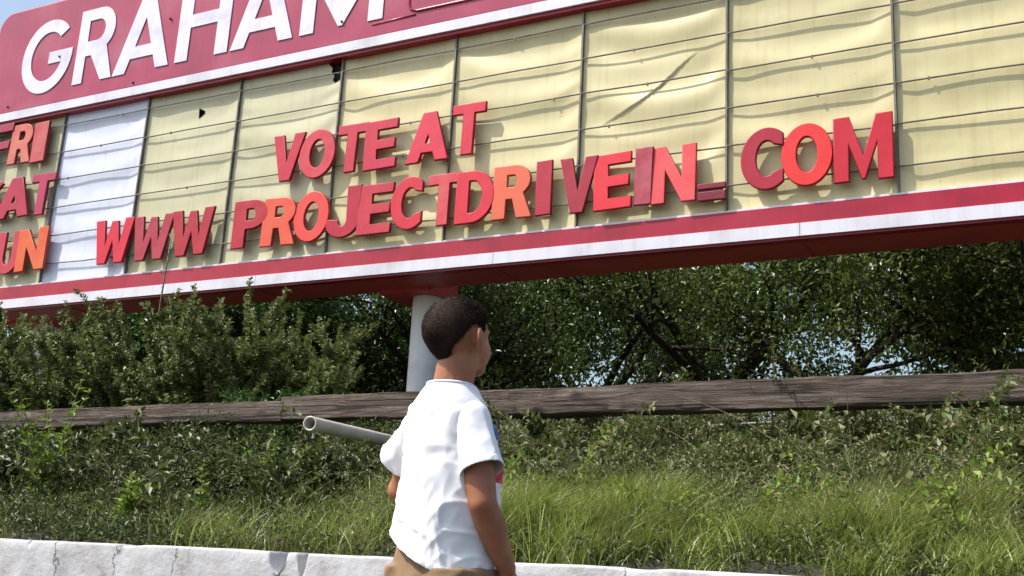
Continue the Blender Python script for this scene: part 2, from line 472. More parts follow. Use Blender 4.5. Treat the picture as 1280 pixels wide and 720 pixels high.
# ---- the changeable letters
GRP = 'changeable letters on the marquee'
LET = [
 ('F',-13.219,-12.703,5.03,'magenta red letter F, cut by left edge, starting FRI',(.46,.05,.13),None),
 ('R',-12.736,-12.282,4.995,'pale salmon letter R in the middle of FRI',(.70,.16,.12),(.78,.30,.24)),
 ('I',-12.285,-12.016,4.965,'muted red letter I ending FRI',(.60,.07,.12),(.72,.2,.2)),
 ('S',-13.14,-12.70,4.225,'dark crimson letter S starting SAT at left edge',(.50,.02,.08),None),
 ('A',-12.80,-12.133,4.215,'dark crimson letter A in the middle of SAT',(.48,.02,.08),None),
 ('T',-12.176,-11.729,4.215,'magenta red letter T ending SAT',(.52,.05,.15),None),
 ('S',-13.12,-12.68,3.46,'red letter S starting SUN at left edge',(.55,.03,.07),None),
 ('U',-12.637,-12.182,3.455,'pinkish red letter U in the middle of SUN',(.60,.06,.11),None),
 ('N',-12.221,-11.681,3.45,'orange letter N ending SUN beside the white panel',(.85,.14,.05),(.85,.22,.08)),
 ('V',-8.148,-7.693,4.184,'crimson letter V starting the word VOTE',(.60,.02,.07),None),
 ('O',-7.744,-7.248,4.176,'crimson letter O in the word VOTE',(.64,.03,.08),(.75,.09,.12)),
 ('T',-7.233,-6.836,4.180,'dusky crimson letter T in the word VOTE',(.58,.02,.07),None),
 ('E',-6.851,-6.429,4.165,'crimson letter E ending the word VOTE',(.62,.02,.08),None),
 ('A',-6.308,-5.774,4.173,'pinkish crimson letter A of the word AT',(.70,.02,.08),None),
 ('T',-5.752,-5.355,4.190,'crimson letter T of AT, top right of the upper words',(.70,.02,.07),None),
 ('W',-10.844,-10.194,3.433,'bright red letter W, first of WWW, partly over white panel',(.72,.02,.07),None),
 ('W',-10.203,-9.556,3.422,'faded maroon letter W, middle of WWW',(.46,.03,.08),(.52,.06,.10)),
 ('W',-9.553,-8.903,3.420,'dark red letter W, last of WWW',(.50,.02,.06),(.58,.04,.07)),
 ('P',-8.605,-8.108,3.437,'dark red letter P starting PROJECT',(.48,.015,.05),(.62,.04,.07)),
 ('R',-8.182,-7.682,3.425,'orange red letter R of PROJECT',(.84,.11,.06),(.86,.17,.09)),
 ('O',-7.740,-7.257,3.437,'scarlet letter O of PROJECT',(.82,.08,.07),None),
 ('J',-7.264,-6.840,3.445,'maroon red letter J of PROJECT',(.52,.015,.06),None),
 ('E',-6.864,-6.427,3.430,'dusky red letter E of PROJECT',(.55,.02,.08),(.68,.05,.08)),
 ('C',-6.443,-6.050,3.445,'bright red letter C of PROJECT, between E and T',(.68,.02,.06),None),
 ('T',-5.989,-5.600,3.440,'salmon red letter T ending PROJECT',(.68,.04,.09),(.75,.13,.14)),
 ('D',-5.646,-5.194,3.430,'bright red letter D starting DRIVEIN',(.70,.012,.05),None),
 ('R',-5.216,-4.757,3.434,'light orange letter R of DRIVEIN',(.84,.23,.12),(.86,.17,.09)),
 ('I',-4.725,-4.550,3.432,'dark red letter I between orange R and V',(.50,.015,.06),None),
 ('V',-4.480,-4.073,3.420,'dark maroon letter V of DRIVEIN',(.44,.012,.05),(.48,.04,.08)),
 ('E',-4.099,-3.710,3.408,'bright red letter E of DRIVEIN',(.78,.02,.05),None),
 ('I',-3.685,-3.508,3.425,'maroon letter I with faded lower half beside coral N',(.42,.02,.07),(.62,.16,.22)),
 ('N',-3.519,-3.080,3.412,'coral pink letter N ending DRIVEIN',(.85,.09,.12),(.88,.14,.16)),
 ('C',-2.659,-2.269,3.448,'dark maroon letter C starting COM',(.46,.010,.05),None),
 ('O',-2.288,-1.834,3.438,'bright scarlet letter O in the middle of COM',(.84,.03,.035),None),
 ('M',-1.835,-1.332,3.425,'bright crimson letter M ending COM',(.64,.012,.05),None)]
for ch, xa, xb, z, lab, c1, c2 in LET:
    cons, w = glyph(ch); r2 = random.Random(lab)
    hgt = .572 if ch != 'M' else .60
    c1 = (c1[0], c1[1]*.75, c1[2]*.7); c2 = c2 and (c2[0], c2[1]*.85, c2[2]*.8)
    me = extrude_glyph(cons, (xb-xa)/w, hgt, .042, .009)
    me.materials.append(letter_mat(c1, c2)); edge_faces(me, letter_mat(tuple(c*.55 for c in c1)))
    o = link('letter', me, None); o.location = (xa, YS-.085+r2.uniform(-.008, .002), z+HC)
    o.rotation_euler = (r2.uniform(-.035, .01), r2.uniform(-.022, .022), 0)
    shade_sharp(o, 40)
    tag(o, lab, 'letter', GRP)
# two broken dark bars after DRIVEIN
b = MB(); b.box(-3.066, -2.80, YS-.10, YS-.056, 3.51+HC, 3.565+HC); b.box(-3.064, -2.80, YS-.10, YS-.056, 3.40+HC, 3.485+HC)
b.box(-3.05, -2.83, YS-.085, YS-.06, 3.485+HC, 3.51+HC)
o = b.build('letter', letter_mat((.20, .008, .03), (.28, .02, .04)), None, False); mm = o.modifiers.new('b', 'BEVEL'); mm.width = .006; mm.segments = 2
tag(o, 'two stacked dark maroon bars, a hyphen piece after the coral N', 'letter', GRP)

# cable running from the header corner
b = MB(); P = [(-12.62, YS+.2, ZH1)]
for k in range(1, 13): t = k/12; P.append((-12.62-9*t, YS+.2+3*t, ZH1 + 3.4*t - .5*math.sin(PI*t)))
b.tube(P, .014, 6); tag(b.build('cable', M['dark']), 'thin dark cable rising from top left corner of the red header', 'cable')

# ------------------------------------------------------------------ ground, wall
def gz(x, y):
    s = .70 + .235*(min(y, 8.6)-4.1) + .03*max(0, min(y, 16)-8.6)
    s += .05*noise.noise(Vector((x*.5, y*.5, 0))) * min(1, max(0, (y-4.2)))
    if y > 16: s += 0
    return s
def axis(a, b, fine, far):
    L = list(np.arange(a, b, fine)); st = fine; v = b; R_ = []
    while v < far: R_.append(v); st *= 1.35; v += st
    R_.append(far); return L, R_
xs_in, xr = axis(-16, 6, .25, 600); xl = [-(v)-22+6 for v in xr]
XS = sorted(set([round(v, 3) for v in xs_in + xr + [-10-(v) for v in xr]]))
ys_in, yr = axis(4.15, 20, .25, 900); YSS = ys_in + yr
V = [(x, y, gz(x, y)) for y in YSS for x in XS]
nx = len(XS); F = [(j*nx+i, j*nx+i+1, (j+1)*nx+i+1, (j+1)*nx+i) for j in range(len(YSS)-1) for i in range(nx-1)]
M['soil'] = noisy('soil', [(.3, (.018, .015, .010)), (.6, (.035, .03, .018)), (.8, (.06, .055, .03))], 4, .95, bs=.6, bd=.05)
tag(np_mesh('ground', V, F, M['soil'], None, True), kind='structure')
M['asphalt'] = noisy('asphalt', [(.3, (.035, .035, .036)), (.6, (.055, .054, .052)), (.8, (.08, .078, .072))], 30, .9, bs=.4, bd=.004, bscale=120)
b = MB(); b.add([(-600, -600, 0), (600, -600, 0), (600, 4.08, 0), (-600, 4.08, 0)], [(0, 1, 2, 3)])
tag(b.build('pavement', M['asphalt'], None, False), kind='structure')

# whitewashed low wall with cracks and a broken notch
def wall_mat():
    m, nt, b = new_mat('whitewash')
    co = coords(nt); n = N(nt, 'ShaderNodeTexNoise', Scale=5, Detail=8, Roughness=.7); nt.links.new(co, n.inputs['Vector'])
    r = ramp(nt, [(.30, (.20, .19, .18)), (.41, (.43, .42, .42)), (.52, (.49, .49, .50)), (.68, (.56, .56, .58))], n.outputs[0])
    n3 = N(nt, 'ShaderNodeTexNoise', Scale=4, Detail=7, Roughness=.7); nt.links.new(co, n3.inputs['Vector'])
    sx = nt.nodes.new('ShaderNodeSeparateXYZ'); nt.links.new(co, sx.inputs[0])
    wx = N(nt, 'ShaderNodeMath', operation='MULTIPLY_ADD'); nt.links.new(n3.outputs[0], wx.inputs[0]); wx.inputs[1].default_value = .22; nt.links.new(sx.outputs[0], wx.inputs[2])
    cur = None
    for xi, wd in ((-4.61, .007), (-4.20, .004), (-3.82, .0045), (-2.45, .005), (-5.6, .006), (-1.6, .005)):
        sb_ = N(nt, 'ShaderNodeMath', operation='SUBTRACT'); nt.links.new(wx.outputs[0], sb_.inputs[0]); sb_.inputs[1].default_value = xi+.11
        ab = N(nt, 'ShaderNodeMath', operation='ABSOLUTE'); nt.links.new(sb_.outputs[0], ab.inputs[0])
        dv = N(nt, 'ShaderNodeMath', operation='DIVIDE'); nt.links.new(ab.outputs[0], dv.inputs[0]); dv.inputs[1].default_value = wd
        if cur is None: cur = dv
        else:
            mn = N(nt, 'ShaderNodeMath', operation='MINIMUM'); nt.links.new(cur.outputs[0], mn.inputs[0]); nt.links.new(dv.outputs[0], mn.inputs[1]); cur = mn
    cr = ramp(nt, [(.35, (.28, .27, .26)), (1.0, (1, 1, 1))], cur.outputs[0])
    mx = N(nt, 'ShaderNodeMix', data_type='RGBA', blend_type='MULTIPLY'); mx.inputs[0].default_value = .9
    nt.links.new(r.outputs[0], mx.inputs[6]); nt.links.new(cr.outputs[0], mx.inputs[7])
    nt.links.new(mx.outputs[2], b.inputs['Base Color']); b.inputs['Roughness'].default_value = .85
    n4 = N(nt, 'ShaderNodeTexNoise', Scale=22, Detail=8, Roughness=.65); nt.links.new(co, n4.inputs['Vector'])
    m4 = N(nt, 'ShaderNodeMath', operation='MULTIPLY'); nt.links.new(n4.outputs[0], m4.inputs[0]); nt.links.new(cr.outputs[0], m4.inputs[1])
    bump(nt, b, m4.outputs[0], .6, .012)
    return m
M['wall'] = wall_mat()
wt = .70+.049
xs = np.concatenate([np.linspace(-12, -5.6, 120), np.linspace(-5.58, -1, 600), np.linspace(-.98, 8, 150)]); nX = len(xs)
prof = [(4.0, 0), (4.0, .2), (4.0, .4), (4.0, .52), (4.0, .60), (4.0, .66), (4.0, .70), (4.0, wt-.012), (4.003, wt-.003), (4.012, wt), (4.08, wt+.002), (4.14, wt), (4.16, wt-.02), (4.16, 0)]
V = []
for y, z in prof:
    for x in xs:
        dz = .006*noise.noise(Vector((x*.9, 0, 0))) + .002*noise.noise(Vector((x*7, y*6, 2)))
        dy = .010*noise.noise(Vector((x*2, z*3, 7))) + .006*noise.noise(Vector((x*9, z*9, 1)))
        cut = 0
        if z > .5:
            # chips along the edge, and the V shaped break seen left of the boy
            dz -= .02*max(0, noise.noise(Vector((x*2.3, 3, 0)))-.38)*2
            for cx, w_, d_ in ((-3.215, .050, .075), (-3.085, .026, .09), (-4.18, .02, .02), (-4.8, .015, .02)):
                q = abs(x-cx)/w_
                if q < 1: cut = max(cut, d_*1.35*(1-q)**.4)
        V.append((x, y+dy*(1 if z < wt-.01 else .3), min(z+dz*(min(1, z/.6)), wt-cut if cut else 9)))
F = [(j*nX+i, j*nX+i+1, (j+1)*nX+i+1, (j+1)*nX+i) for j in range(len(prof)-1) for i in range(nX-1)]
o = np_mesh('low_wall', V, F, M['wall'], None, True)
tag(o, 'low whitewashed concrete wall, cracked and chipped, along the bottom of the scene', 'wall')

# ------------------------------------------------------------------ wooden rail and pipe
def wood_mat():
    m, nt, b = new_mat('weathered_wood')
    co = coords(nt, (.55, 11, 11)); n = N(nt, 'ShaderNodeTexNoise', Scale=3.2, Detail=12, Roughness=.78, Distortion=.9); nt.links.new(co, n.inputs['Vector'])
    r = ramp(nt, [(.32, (.014, .009, .006)), (.45, (.075, .052, .038)), (.55, (.15, .115, .092)), (.68, (.29, .245, .21))], n.outputs[0])
    c3 = coords(nt, (1.2, 2.5, 2.5)); kn = N(nt, 'ShaderNodeTexVoronoi', Scale=1.6); nt.links.new(c3, kn.inputs['Vector'])
    kr = ramp(nt, [(.04, (.10, .07, .05)), (.09, (.45, .38, .32)), (.16, (1, 1, 1))], kn.outputs['Distance'])
    c4 = coords(nt, (.12, 22, 22)); sp = N(nt, 'ShaderNodeTexNoise', Scale=2.4, Detail=5, Distortion=.4); nt.links.new(c4, sp.inputs['Vector'])
    sr = ramp(nt, [(.38, (.10, .08, .06)), (.43, (1, 1, 1))], sp.outputs[0])
    m1 = N(nt, 'ShaderNodeMix', data_type='RGBA', blend_type='MULTIPLY'); m1.inputs[0].default_value = 1
    nt.links.new(r.outputs[0], m1.inputs[6]); nt.links.new(kr.outputs[0], m1.inputs[7])
    m2 = N(nt, 'ShaderNodeMix', data_type='RGBA', blend_type='MULTIPLY'); m2.inputs[0].default_value = .9
    nt.links.new(m1.outputs[2], m2.inputs[6]); nt.links.new(sr.outputs[0], m2.inputs[7])
    nt.links.new(m2.outputs[2], b.inputs['Base Color']); b.inputs['Roughness'].default_value = .85
    ad = N(nt, 'ShaderNodeMath', operation='MULTIPLY'); nt.links.new(n.outputs[0], ad.inputs[0]); nt.links.new(sr.outputs[0], ad.inputs[1])
    bump(nt, b, ad.outputs[0], 1.0, .02)
    return m
M['wood'] = wood_mat()
def beam(pa, pb, hh, dd, seed, n=150):
    pa, pb = Vector(pa), Vector(pb); d = pb-pa; t = d.normalized(); s = Vector((0, 0, 1)).cross(t).normalized()
    m = 28; V = []
    for i in range(n+1):
        u = i/n; c = pa + d*u
        wob = .014*noise.noise(Vector((u*5, seed, 0)))
        for k in range(m):
            w = 2*PI*k/m; cx, sx = math.cos(w), math.sin(w)
            px_ = math.copysign(abs(cx)**.16, cx)*dd/2; pz = math.copysign(abs(sx)**.16, sx)*hh/2
            q = 1 + .10*noise.noise(Vector((u*d.length*1.5, cx*1.2, sx*1.2+seed))) + .05*noise.noise(Vector((u*d.length*6, cx*4, sx*4+seed)))
            V.append(c + s*(-px_*q) + Vector((0, 0, pz*q + wob)) + t*(.012*noise.noise(Vector((cx*3, sx*3, seed+u)))))
    F = [(i*m+k, i*m+(k+1) % m, (i+1)*m+(k+1) % m, (i+1)*m+k) for i in range(n) for k in range(m)]
    b = MB(); b.add(V, F + [tuple(reversed(range(m))), tuple(range(n*m, (n+1)*m))])
    o = b.build('wooden_rail', M['wood']); shade_sharp(o, 50); return o
zt = 1.25+HC
bh = .182
tag(beam((-5.60, 6.90, zt-bh/2), (1.9, 6.70, zt-bh/2), bh, .19, 1.3, 260), 'thick weathered timber rail running right behind the boy', 'rail')
tag(beam((-12.6, 6.93, zt-.035-.078), (-5.585, 6.89, zt-.030-.078), .156, .17, 4.7, 240), 'slightly thinner weathered timber rail at left, ending beside the pipe', 'rail')
for x, lab in ((-5.50, 'stubby timber post under the joint of the two rails'), (-3.86, 'stubby timber post hidden behind the boy'), (1.2, 'stubby timber post past right edge'), (-9.4, 'stubby timber post in the left shrubs')):
    b = MB(); b.loft([(x, 7.04, gz(x, 7)-.2, .06, .06, 0, .5), (x, 7.04, zt-.16, .058, .058, 0, .5)], 16)
    o = b.build('rail_post', M['wood']); shade_sharp(o); tag(o, lab, 'post', 'posts under the timber rail')
M['pvc'] = noisy('old_pvc', [(.3, (.50, .44, .36)), (.55, (.68, .64, .57)), (.75, (.74, .72, .68))], 4, .4, bs=.1, bd=.004)
# pipe: hollow, its open end towards the viewer
pa = Vector((-4.184*1.02, 5.371*1.02, .823*1.02+HC)); pb = Vector((-4.455, 6.489, .880+HC))
dr = (pb-pa).normalized(); pe = pa + dr*3.2
b = MB(); ro, ri = .0455, .036; ux = dr.cross(Vector((0, 0, 1))).normalized(); uz = ux.cross(dr); n = 32; V = []
for p, r in ((pa, ri), (pa-dr*.003, (ro+ri)/2), (pa, ro), (pe, ro), (pe, ri), (pa+dr*.5, ri)):
    for k in range(n): w = 2*PI*k/n; V.append(p + (ux*math.cos(w)+uz*math.sin(w))*r)
F = [(i*n+k, i*n+(k+1) % n, (i+1)*n+(k+1) % n, (i+1)*n+k) for i in range(4) for k in range(n)]
F += [(k, 5*n+k, 5*n+(k+1) % n, (k+1) % n) for k in range(n)] + [(5*n+k, 4*n+k, 4*n+(k+1) % n, 5*n+(k+1) % n) for k in range(n)]
b.add(V, F); pipe = b.build('plastic_pipe', M['pvc']); shade_sharp(pipe)
tag(pipe, 'off white plastic pipe with open end sticking out under the rail, left of the boy', 'pipe')
b = MB(); q = pa+dr*.06-uz*.05; b.tube([q, q-uz*.03, q-uz*.035], [.008, .008, .014], 8); b.build('screw', M['pvc'], pipe)
b = MB(); P = []
for k in range(30):
    t = k/29; x = -2.35+3.6*t; P.append((x, 7.42-.1*t, 1.070+HC+.012*math.sin(t*9)+.02*t))
b.tube(P, .0075, 8); tag(b.build('thin_pipe', noisy('dull_pipe', [(.3, (.25, .24, .22)), (.7, (.38, .37, .35))], 6, .6)), 'thin white pipe running just below and behind the timber rail', 'pipe')

# ------------------------------------------------------------------ foliage
def leaf_verts(cen, ax, nrm, ln, wd, fold=.25):
    """vectorised: 4 verts, 2 triangles a leaf, folded on its midrib"""
    ax = ax/np.linalg.norm(ax, axis=1, keepdims=True)
    sd = np.cross(ax, nrm); sd /= (np.linalg.norm(sd, axis=1, keepdims=True)+1e-9)
    up = np.cross(sd, ax)
    ln = ln[:, None]; wd = wd[:, None]
    a = cen; m = cen + ax*ln*.45; c = cen + ax*ln - up*ln*.08
    l = m + sd*wd*.5 + up*wd*fold; r = m - sd*wd*.5 + up*wd*fold
    V = np.stack([a, l, c, r], 1).reshape(-1, 3); n = len(cen); i = np.arange(n)*4
    F = np.stack([np.stack([i, i+2, i+1], 1), np.stack([i, i+3, i+2], 1)], 1).reshape(-1, 3)
    return V, F
def rand_dirs(n, up=.0):
    d = RNG.normal(size=(n, 3)); d[:, 2] += up; return d/np.linalg.norm(d, axis=1, keepdims=True)

M['bark'] = noisy('bark', [(.3, (.02, .017, .014)), (.55, (.06, .05, .042)), (.75, (.12, .11, .095))], 6, .95, stretch=(3, 3, .7), bs=.9, bd=.03)
M['stem'] = noisy('green_stem', [(.3, (.07, .09, .03)), (.7, (.14, .15, .06))], 8, .7)
M['oakleaf'] = leaf_mat('oak_leaf', [(.028, .052, .011), (.07, .115, .023), (.12, .175, .038), (.20, .24, .075)], .38, .32, .6, ((.07, .12, .02), .9))
M['oakleaf2'] = leaf_mat('dark_leaf', [(.018, .042, .011), (.045, .09, .019), (.08, .14, .034), (.15, .20, .065)], .38, .30, .6)
M['brightleaf'] = leaf_mat('bright_leaf', [(.02, .055, .012), (.04, .10, .02), (.07, .15, .03)], .4, .25, .5)
M['sageleaf'] = leaf_mat('sage_leaf', [(.055, .085, .022), (.12, .16, .045), (.23, .27, .11), (.085, .12, .03)], .55, .2, .5)
M['weedleaf'] = leaf_mat('weed_leaf', [(.03, .055, .010), (.07, .11, .022), (.12, .16, .04), (.19, .18, .09), (.045, .085, .016)], .5, .25, .5, ((.16, .17, .07), 1.5))
M['shadedleaf'] = leaf_mat('shaded_leaf', [(.014, .028, .006), (.034, .058, .012), (.072, .105, .024), (.15, .17, .055)], .5, .2, .5)  # dark greens: shade beneath the shrubs put into the leaf colour
M['limeleaf'] = leaf_mat('lime_leaf', [(.09, .17, .015), (.16, .25, .03), (.20, .27, .05), (.06, .13, .015)], .5, .35, .4)
M['grassblade'] = leaf_mat('grass_blade', [(.06, .115, .014), (.14, .21, .024), (.21, .28, .05), (.32, .35, .13), (.10, .165, .02), (.24, .22, .10)], .42, .32, .5, ((.22, .235, .07), 1.6))
M['drygrass'] = leaf_mat('dry_stalk', [(.22, .19, .11), (.35, .31, .2), (.28, .26, .14)], .7, .2, .3)

def tree(x, y, height, spread, nleaf, label, leafm, lean=(0, 0), low=.25, seed=0, lsize=.06, density=1.0):
    """tapered trunk, forking limbs, twigs; leaves in clumps round the twig ends"""
    r = random.Random(seed); z0 = gz(x, y)
    root = empty('oak_tree', (x, y, z0)); tag(root, label, 'tree', 'trees behind the sign')
    b = MB(); tips = []
    def branch(p, d, L, rad, lvl):
        pts = [p]; rs = [rad]; n = 5; q = Vector(p)
        for i in range(n):
            d = (d + Vector((r.uniform(-1, 1), r.uniform(-1, 1), r.uniform(-.6, .9)))*.24).normalized()
            q = q + d*L/n; pts.append(q.copy()); rs.append(rad*(1-.55*(i+1)/n))
        b.tube(pts, rs, 9 if lvl < 2 else 5, False)
        if lvl >= 2: tips.append((pts[3], d)); tips.append((q, d))
        if lvl >= 3: return
        k = (6, 4, 3)[lvl]
        for i in range(k):
            t = r.uniform(.35, 1) if i else 1; j = min(n, max(1, round(t*n)))
            nd = (d*(.8 if lvl else .55) + Vector((r.uniform(-1, 1), r.uniform(-1, 1), r.uniform(-.45, .8)))).normalized()
            branch(pts[j], nd, L*r.uniform(.55, .8), rs[j]*.72, lvl+1)
    h0 = height*low
    pts = [Vector((0, 0, -.2)), Vector((lean[0]*.3, lean[1]*.3, h0*.5)), Vector((lean[0], lean[1], h0))]
    R0 = .022*height+.02
    b.tube(pts, [R0*1.25, R0, R0*.85], 14)
    for i in range(5):
        a = 2*PI*i/5 + r.uniform(-.4, .4)
        d = Vector((math.cos(a)*spread/height*1.5, math.sin(a)*spread/height*1.5, r.uniform(.35, 1))).normalized()
        branch(pts[-1] if i % 2 else pts[1].lerp(pts[2], r.uniform(.5, 1)), d, height*.36, R0*.55, 1)
    b.build('trunk', M['bark'], root)
    T = np.array([tuple(t[0]) for t in tips])
    per = max(3, int(nleaf*1.65/len(T))); idx = np.repeat(np.arange(len(T)), per)
    w = RNG.uniform(.5, 1.25, len(T))[idx][:, None]
    off = RNG.normal(size=(len(idx), 3))*np.array([.34, .34, .26])*w*height/6
    cen = T[idx]+off
    ok = ~((cen[:, 1]+y < 11.3) & (cen[:, 2]+z0 > 3.2)); cen = cen[ok]; off = off[ok]; idx = idx[ok]
    ax = rand_dirs(len(idx), -.1) + off*1.2; nr = rand_dirs(len(idx), .9)
    ln = RNG.uniform(.6, 1.3, len(idx))*lsize
    V, F = leaf_verts(cen, ax, nr, ln, ln*.5)
    np_mesh('crown', V, F, leafm, root)
    return root

TREES = [
 (-15.5, 13.0, 5.2, 3.2, 15000, 'dark tree farthest left behind the tall shrubs', 'oakleaf2', (0, 0)),
 (-12.2, 12.2, 4.6, 3.0, 16000, 'green leafy tree left of the white pole', 'brightleaf', (.2, 0)),
 (-10.6, 14.2, 5.4, 3.0, 16000, 'dark tree directly behind the white pole', 'oakleaf2', (0, 0)),
 (-8.2, 12.6, 5.0, 3.0, 18000, 'dense dark oak just right of the boy head', 'oakleaf2', (.2, 0)),
 (-6.4, 14.8, 5.6, 3.0, 16000, 'oak with fine twigs left of the main sky gap', 'oakleaf', (-.3, .2)),
 (-4.7, 13.2, 5.4, 2.4, 7000, 'oak with thick leaning dark trunk beside the sky gap', 'oakleaf', (.55, 0)),
 (-2.6, 12.4, 4.8, 3.0, 17000, 'olive green oak right of the leaning trunk', 'oakleaf', (.2, 0)),
 (-.7, 13.6, 5.6, 3.2, 16000, 'oak behind the right end of the timber rail', 'oakleaf', (0, 0)),
 (.9, 12.4, 4.8, 2.8, 11000, 'oak at the right edge with yellow green leaves', 'oakleaf', (-.2, 0)),
 (-14.0, 12.2, 3.6, 2.6, 12000, 'low dark tree behind the shrubs at far left', 'oakleaf2', (0, 0)),
 (-10.0, 12.3, 3.4, 2.4, 12000, 'low green tree behind the shrubs left of the pole', 'brightleaf', (0, 0)),
 (-13.5, 18.5, 6.6, 3.4, 11000, 'distant dark tree behind the left shrubs', 'oakleaf2', (0, 0)),
 (-9.2, 19.5, 6.6, 3.4, 11000, 'distant dark tree right of the white pole', 'oakleaf2', (0, 0)),
 (-.4, 19.0, 6.6, 3.4, 10000, 'distant dark tree behind the right oaks', 'oakleaf2', (0, 0)),
]
for i, (x, y, h, s, n, lab, mt, ln) in enumerate(TREES):
    tree(x-.4, y+1.5, h, s, n, lab, M[mt], ln, low=.24, seed=100+i, lsize=.085 if y < 17 else .13)

def curve_pts(p, d, L, bend, n=7, r=random):
    q = Vector(p); d = Vector(d).normalized(); P = [q.copy()]; D = [d.copy()]
    for i in range(n):
        d = (d + Vector(bend)/n + Vector((r.uniform(-1, 1), r.uniform(-1, 1), r.uniform(-.5, .5)))*.07).normalized()
        q = q + d*L/n; P.append(q.copy()); D.append(d.copy())
    return P, D
def leaves_along(P, step, fn):
    """walk a polyline; fn(pos, tangent, t) -> list of (pos, axis, normal, len, wid)"""
    out = []; tot = sum((P[i+1]-P[i]).length for i in range(len(P)-1)); k = max(2, int(tot/step)); s = 0
    for i in range(k):
        t = (i+.5)/k; f = t*(len(P)-1); j = int(f); p = P[j].lerp(P[j+1], f-j); out += fn(p, (P[j+1]-P[j]).normalized(), t)
    return out
def leaf_mesh(name, rows, mat, parent, fold=.25):
    cen = np.array([tuple(r[0]) for r in rows]); ax = np.array([tuple(r[1]) for r in rows]); nr = np.array([tuple(r[2]) for r in rows])
    ln = np.array([r[3] for r in rows]); wd = np.array([r[4] for r in rows])
    V, F = leaf_verts(cen, ax, nr, ln, wd, fold); return np_mesh(name, V, F, mat, parent)

def spiky_shrub(x, y, h, rad, nst, label, seed, leafm='sageleaf'):
    """many upright club shaped shoots thick with small leaves"""
    r = random.Random(seed); z0 = gz(x, y); root = empty('tall_shrub', (x, y, z0))
    tag(root, label, 'shrub', 'tall spiky shrubs behind the left rail')
    sb = MB(); rows = []
    for s in range(nst):
        a = r.uniform(0, 2*PI); q = rad*r.random()**.5
        base = Vector((math.cos(a)*q*.55, math.sin(a)*q*.55, 0))
        d = Vector((math.cos(a)*q*.7+r.uniform(-.28, .28), math.sin(a)*q*.6+r.uniform(-.28, .28), 1))
        L = h*r.uniform(.45, 1.02)*(1-.22*(q/rad)**2)
        P, D = curve_pts(base, d, L, (math.cos(a)*.3+r.uniform(-.6, .6), math.sin(a)*.3+r.uniform(-.4, .4), -.1+r.uniform(-.5, .2)), 7, r)
        sb.tube(P, [.011*(1-.7*i/7) for i in range(8)], 4, False)
        side = [(P, 1.0)]
        for k in range(r.randint(5, 11)):
            j = r.randint(1, 6); aa = r.uniform(0, 2*PI)
            P2, _ = curve_pts(P[j], D[j]*.55+Vector((math.cos(aa), math.sin(aa), .35)), r.uniform(.15, .5), (r.uniform(-.4, .4), 0, .6), 5, r)
            sb.tube(P2, [.005*(1-.6*i/5) for i in range(6)], 3, False); side.append((P2, .85))
        for PP, sc in side:
            thick = r.uniform(.05, .07)*sc
            def fn(p, t, u):
                o = []
                for _ in range(5):
                    w = Vector((r.gauss(0, 1), r.gauss(0, 1), r.gauss(0, 1))); w = (w - t*w.dot(t)).normalized()
                    ln = thick*r.uniform(.8, 1.5)*(1.15-.5*u if sc < 1 else (1.3-.6*u))
                    o.append((p+w*.004, w+t*r.uniform(.3, 1.0), t+w*.3+Vector((r.uniform(-.4,.4),)*3), ln, ln*.55))
                return o
            rows += leaves_along(PP, .019 if sc < 1 else .022, fn)
    sb.build('stem', M['stem'], root); leaf_mesh('foliage', rows, M[leafm], root)
SHR = [(-11.6, 8.3, 1.8, .8, 'grey green spiky shrub at the left edge below the marquee'),
       (-10.45, 8.2, 1.95, .75, 'tallest spiky shrub, tips overlapping the marquee below SUN'),
       (-9.6, 8.0, 1.75, .65, 'spiky shrub between the tallest one and the thin twig'),
       (-8.7, 8.2, 1.75, .7, 'spiky shrub beneath the letters WWW, around the thin twig'),
       (-7.8, 8.1, 2.0, .7, 'spiky shrub beneath the letter P with upright tips'),
       (-6.95, 8.3, 1.82, .7, 'lower spiky shrub nearest the white pole on its left')]
for i, (x, y, h, rd, lab) in enumerate(SHR):
    spiky_shrub(x, y, h, rd, 30 if i < 5 else 24, lab, 300+i)
# thin bare twig standing up in front of the sign
b = MB(); r = random.Random(5); P, D = curve_pts((-8.33, 7.95, gz(-8.33, 7.95)), (.0, 0, 1), 2.25, (.0, 0, .5), 8, r)
b.tube(P, [.014-.0009*i for i in range(9)], 6)
for j in (6, 7, 8):
    P2, _ = curve_pts(P[j], (r.uniform(-.6, .6), 0, 1), .09, (0, 0, .4), 3, r); b.tube(P2, .004, 4)
root = b.build('bare_twig', M['stem']); tag(root, 'single thin upright stalk rising across the marquee edge under WWW', 'twig')
rows = leaves_along(P, .07, lambda p, t, u: [(p, Vector((r.uniform(-1, 1), r.uniform(-1, 1), .9)), t, .045, .012)]); leaf_mesh('foliage', rows, M['sageleaf'], root)

